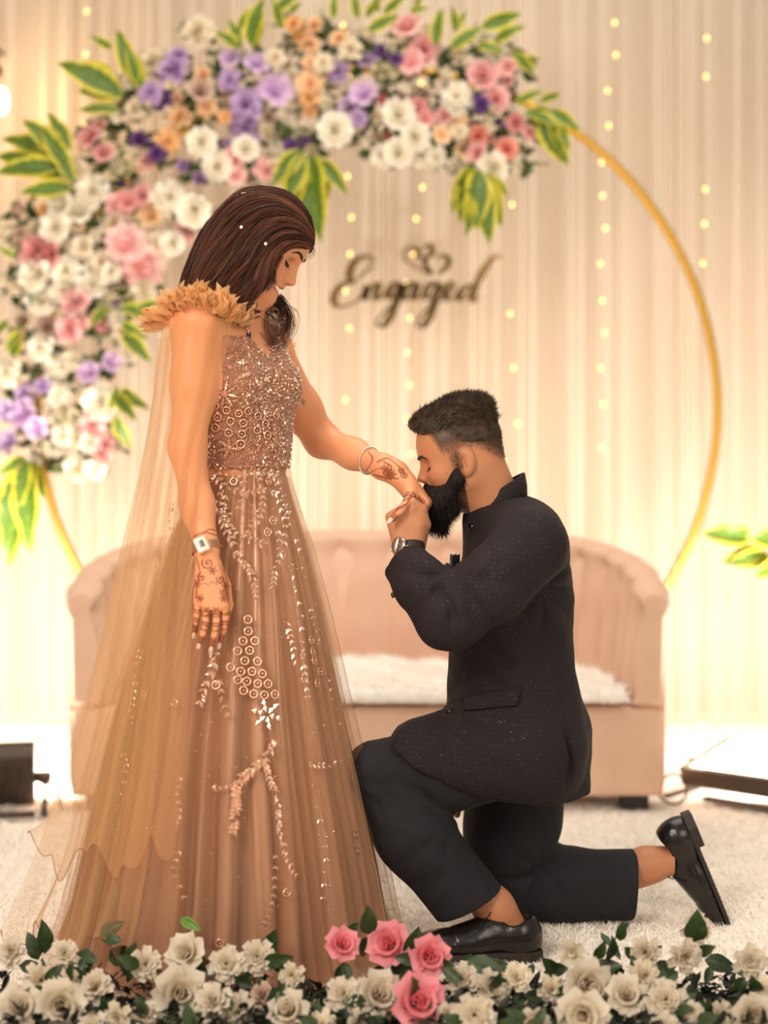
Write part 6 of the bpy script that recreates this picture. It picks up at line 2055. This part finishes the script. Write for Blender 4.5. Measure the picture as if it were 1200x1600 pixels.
def shoe(heel, toe_dir, up, side, L=.288):
    """heel: ground point under the heel; side: +1 when the camera sees the wearer's outer flank on -y of the shoe"""
    X = toe_dir / np.linalg.norm(toe_dir); Z = up - X * (up @ X); Z /= np.linalg.norm(Z); Yv = np.cross(Z, X); R = np.stack([X, Yv, Z], 1)
    root = man

    def outline(x): return np.interp(x, [0, .03, .10, .17, .215, .25, .275, L], [.020, .034, .033, .043, .046, .042, .030, .004])

    def up_f(p):
        q = (p - heel) @ R; x, y, z = q[:, 0], q[:, 1], q[:, 2]
        d = ell(q, V3(.045, 0, .045), (.046, .034, .060))
        d = smin(d, rcone(q, V3(.05, 0, .05), V3(.13, 0, .045), .037, .036), .03)
        d = smin(d, rcone(q, V3(.115, 0, .076), V3(.165, 0, .050), .022, .026), .03)
        d = smin(d, ell(q, V3(.195, 0, .036), (.085, .045, .034)), .03)
        d = smin(d, ell(q, V3(.250, 0, .030), (.036, .034, .024)), .02)
        d = smax(d, .020 - z, .004)
        d = smax(d, z - (.096 - .10 * np.maximum(.055 - np.abs(x - .06), 0)) , .004)
        d = smax(d, -rcone(q, V3(.052, 0, .060), V3(.074, 0, .14), .027, .036), .004)
        d = d + .0016 * np.exp(-((x - .205 + .3 * y * y / .04) / .0016) ** 2) * (z > .02)       # cap seam
        d = d + .0014 * np.exp(-((z - .050 + .12 * (x - .09)) / .0016) ** 2) * (x < .15) * (x > .02)
        return d

    ext = np.array([heel + R @ V3(x, y, z) for x in (-.03, .31) for y in (-.06, .06) for z in (-.01, .13)])
    V, F = mesh_sdf(up_f, ext.min(0) - .01, ext.max(0) + .01, .0030)
    o = link('shoe', np_mesh('shoe', V, F, M_shoe), root, (0, 0, 0))
    xs = np.concatenate([np.linspace(.0, .02, 4), np.linspace(.03, L - .02, 16), np.linspace(L - .012, L, 4)])

    def slab(x0, x1, z0, z1, grow):
        xx = xs[(xs >= x0) & (xs <= x1)]; pts = [(x, outline(x) + grow) for x in xx] + [(x, -outline(x) - grow) for x in xx[::-1]]
        n = len(pts); V = [heel + R @ V3(x, y, z) for z in (z0, z1) for x, y in pts]
        return V, [tuple(range(n - 1, -1, -1)), tuple(range(n, 2 * n))] + [(k, (k + 1) % n, n + (k + 1) % n, n + k) for k in range(n)]
    b = MB(); b.add(*slab(-.01, L + .01, .013, .0225, .0035))
    for k in range(14): 
        x = .125 + k * .0105; w = outline(x) * .9; b.tube([heel + R @ V3(x - .006 * abs(v), v * w, .0125) for v in np.linspace(-1, 1, 7)], .0016, 4)
    b.build('sole', M_sole, o, smooth=False)
    b = MB(); b.add(*slab(-.01, .085, .0, .0135, .003)); b.build('heel_block', M_sole, o, smooth=False)
    b = MB()
    for k in range(4):
        x = .108 + k * .015; z = .098 - k * .0115
        b.tube(catmull([heel + R @ V3(x, -.026, z - .016), heel + R @ V3(x + .004, -.010, z + .0035), heel + R @ V3(x + .008, .010, z + .0035), heel + R @ V3(x + .004, .026, z - .016)], 10), .0019, 5)
    for s in (-1, 1):
        b.tube(catmull([heel + R @ V3(.108, 0, .102), heel + R @ V3(.112, s * .018, .112), heel + R @ V3(.124, s * .030, .098), heel + R @ V3(.118, s * .012, .096), heel + R @ V3(.108, 0, .100)], 14), .0016, 5)
        b.tube(catmull([heel + R @ V3(.110, 0, .100), heel + R @ V3(.130, s * .020, .092), heel + R @ V3(.142, s * .036, .074)], 8), .0016, 5)
    b.build('shoelace', M_lace, o)
    b = MB()
    for k in range(4):
        for s in (-1, 1):
            c = heel + R @ V3(.108 + k * .015, s * .027, .082 - k * .0115); b.tube([c + R @ V3(.0028 * math.cos(t), s * .0005, .0028 * math.sin(t)) for t in np.linspace(0, 2 * PI, 11)[:-1]], .0008, 4, closed=True)
    b.build('eyelet', M_btn, o)
    return o


shoe(P(846, 1500, -.045) * V3(1, 1, 0) + V3(0, 0, .004), V3(-1, -.06, .0), V3(0, 0, 1), 1)
shoe(P(1078, 1268, .25), V3(.375, 0, -.927), V3(-.927, 0, -.375), 1)

# ---- wristwatch on the near wrist
ax = WR_N - MW; ax /= np.linalg.norm(ax); c0 = P(640, 858, MH_Y - .014)
nrm = V3(-.62, -.75, .1); nrm -= ax * (nrm @ ax); nrm /= np.linalg.norm(nrm); e1 = np.cross(nrm, ax)
Rw = np.stack([e1, ax, nrm], 1); Vb = []
for t in np.linspace(0, 2 * PI, 37)[:-1]:
    for rr_2, dz in ((.0345, -.0095), (.0345, .0095), (.0320, .0095), (.0320, -.0095)): Vb.append(c0 + e1 * rr_2 * math.cos(t) + nrm * rr_2 * .98 * math.sin(t) + ax * dz)
b = MB(); b.grid(np.array(Vb), 36, 4, closed_u=True, closed_v=True); ws = b.build('wristwatch', mat('watch_strap_leather', srgb(44, 30, 24), .45), man, smooth=False)
M_steel = mat('watch_steel', srgb(206, 196, 186), .22, 1)
cw = c0 + nrm * .0345
b = MB(); b.tube([cw - nrm * .004, cw - nrm * .003, cw + nrm * .003, cw + nrm * .006, cw + nrm * .007, cw + nrm * .0062], [.017, .0195, .0200, .0185, .0165, .0155], 28)
for s in (-1, 1):
    for k in (-1, 1): b.box(cw + e1 * s * .0195 + ax * .007 * k - nrm * .001, (.009, .003, .004), Rw, .001)
b.box(cw + ax * .021, (.004, .005, .004), Rw, .001); b.build('watch_case', M_steel, ws)
b = MB(); b.tube([cw + nrm * .0055, cw + nrm * .0064], [.0158, .0158], 28); b.build('watch_dial', mat('watch_dial_black', srgb(18, 17, 18), .12), ws)
b = MB(); b.box(cw + nrm * .0068 + ax * .003, (.0010, .011, .0004), Rw); b.box(cw + nrm * .0070 + e1 * .003, (.008, .0010, .0004), Rw)
for k in range(12):
    t = k * PI / 6; b.box(cw + nrm * .0068 + (e1 * math.cos(t) + ax * math.sin(t)) * .0130, (.0011, .0011, .0004), Rw)
b.build('watch_hands', M_steel, ws)
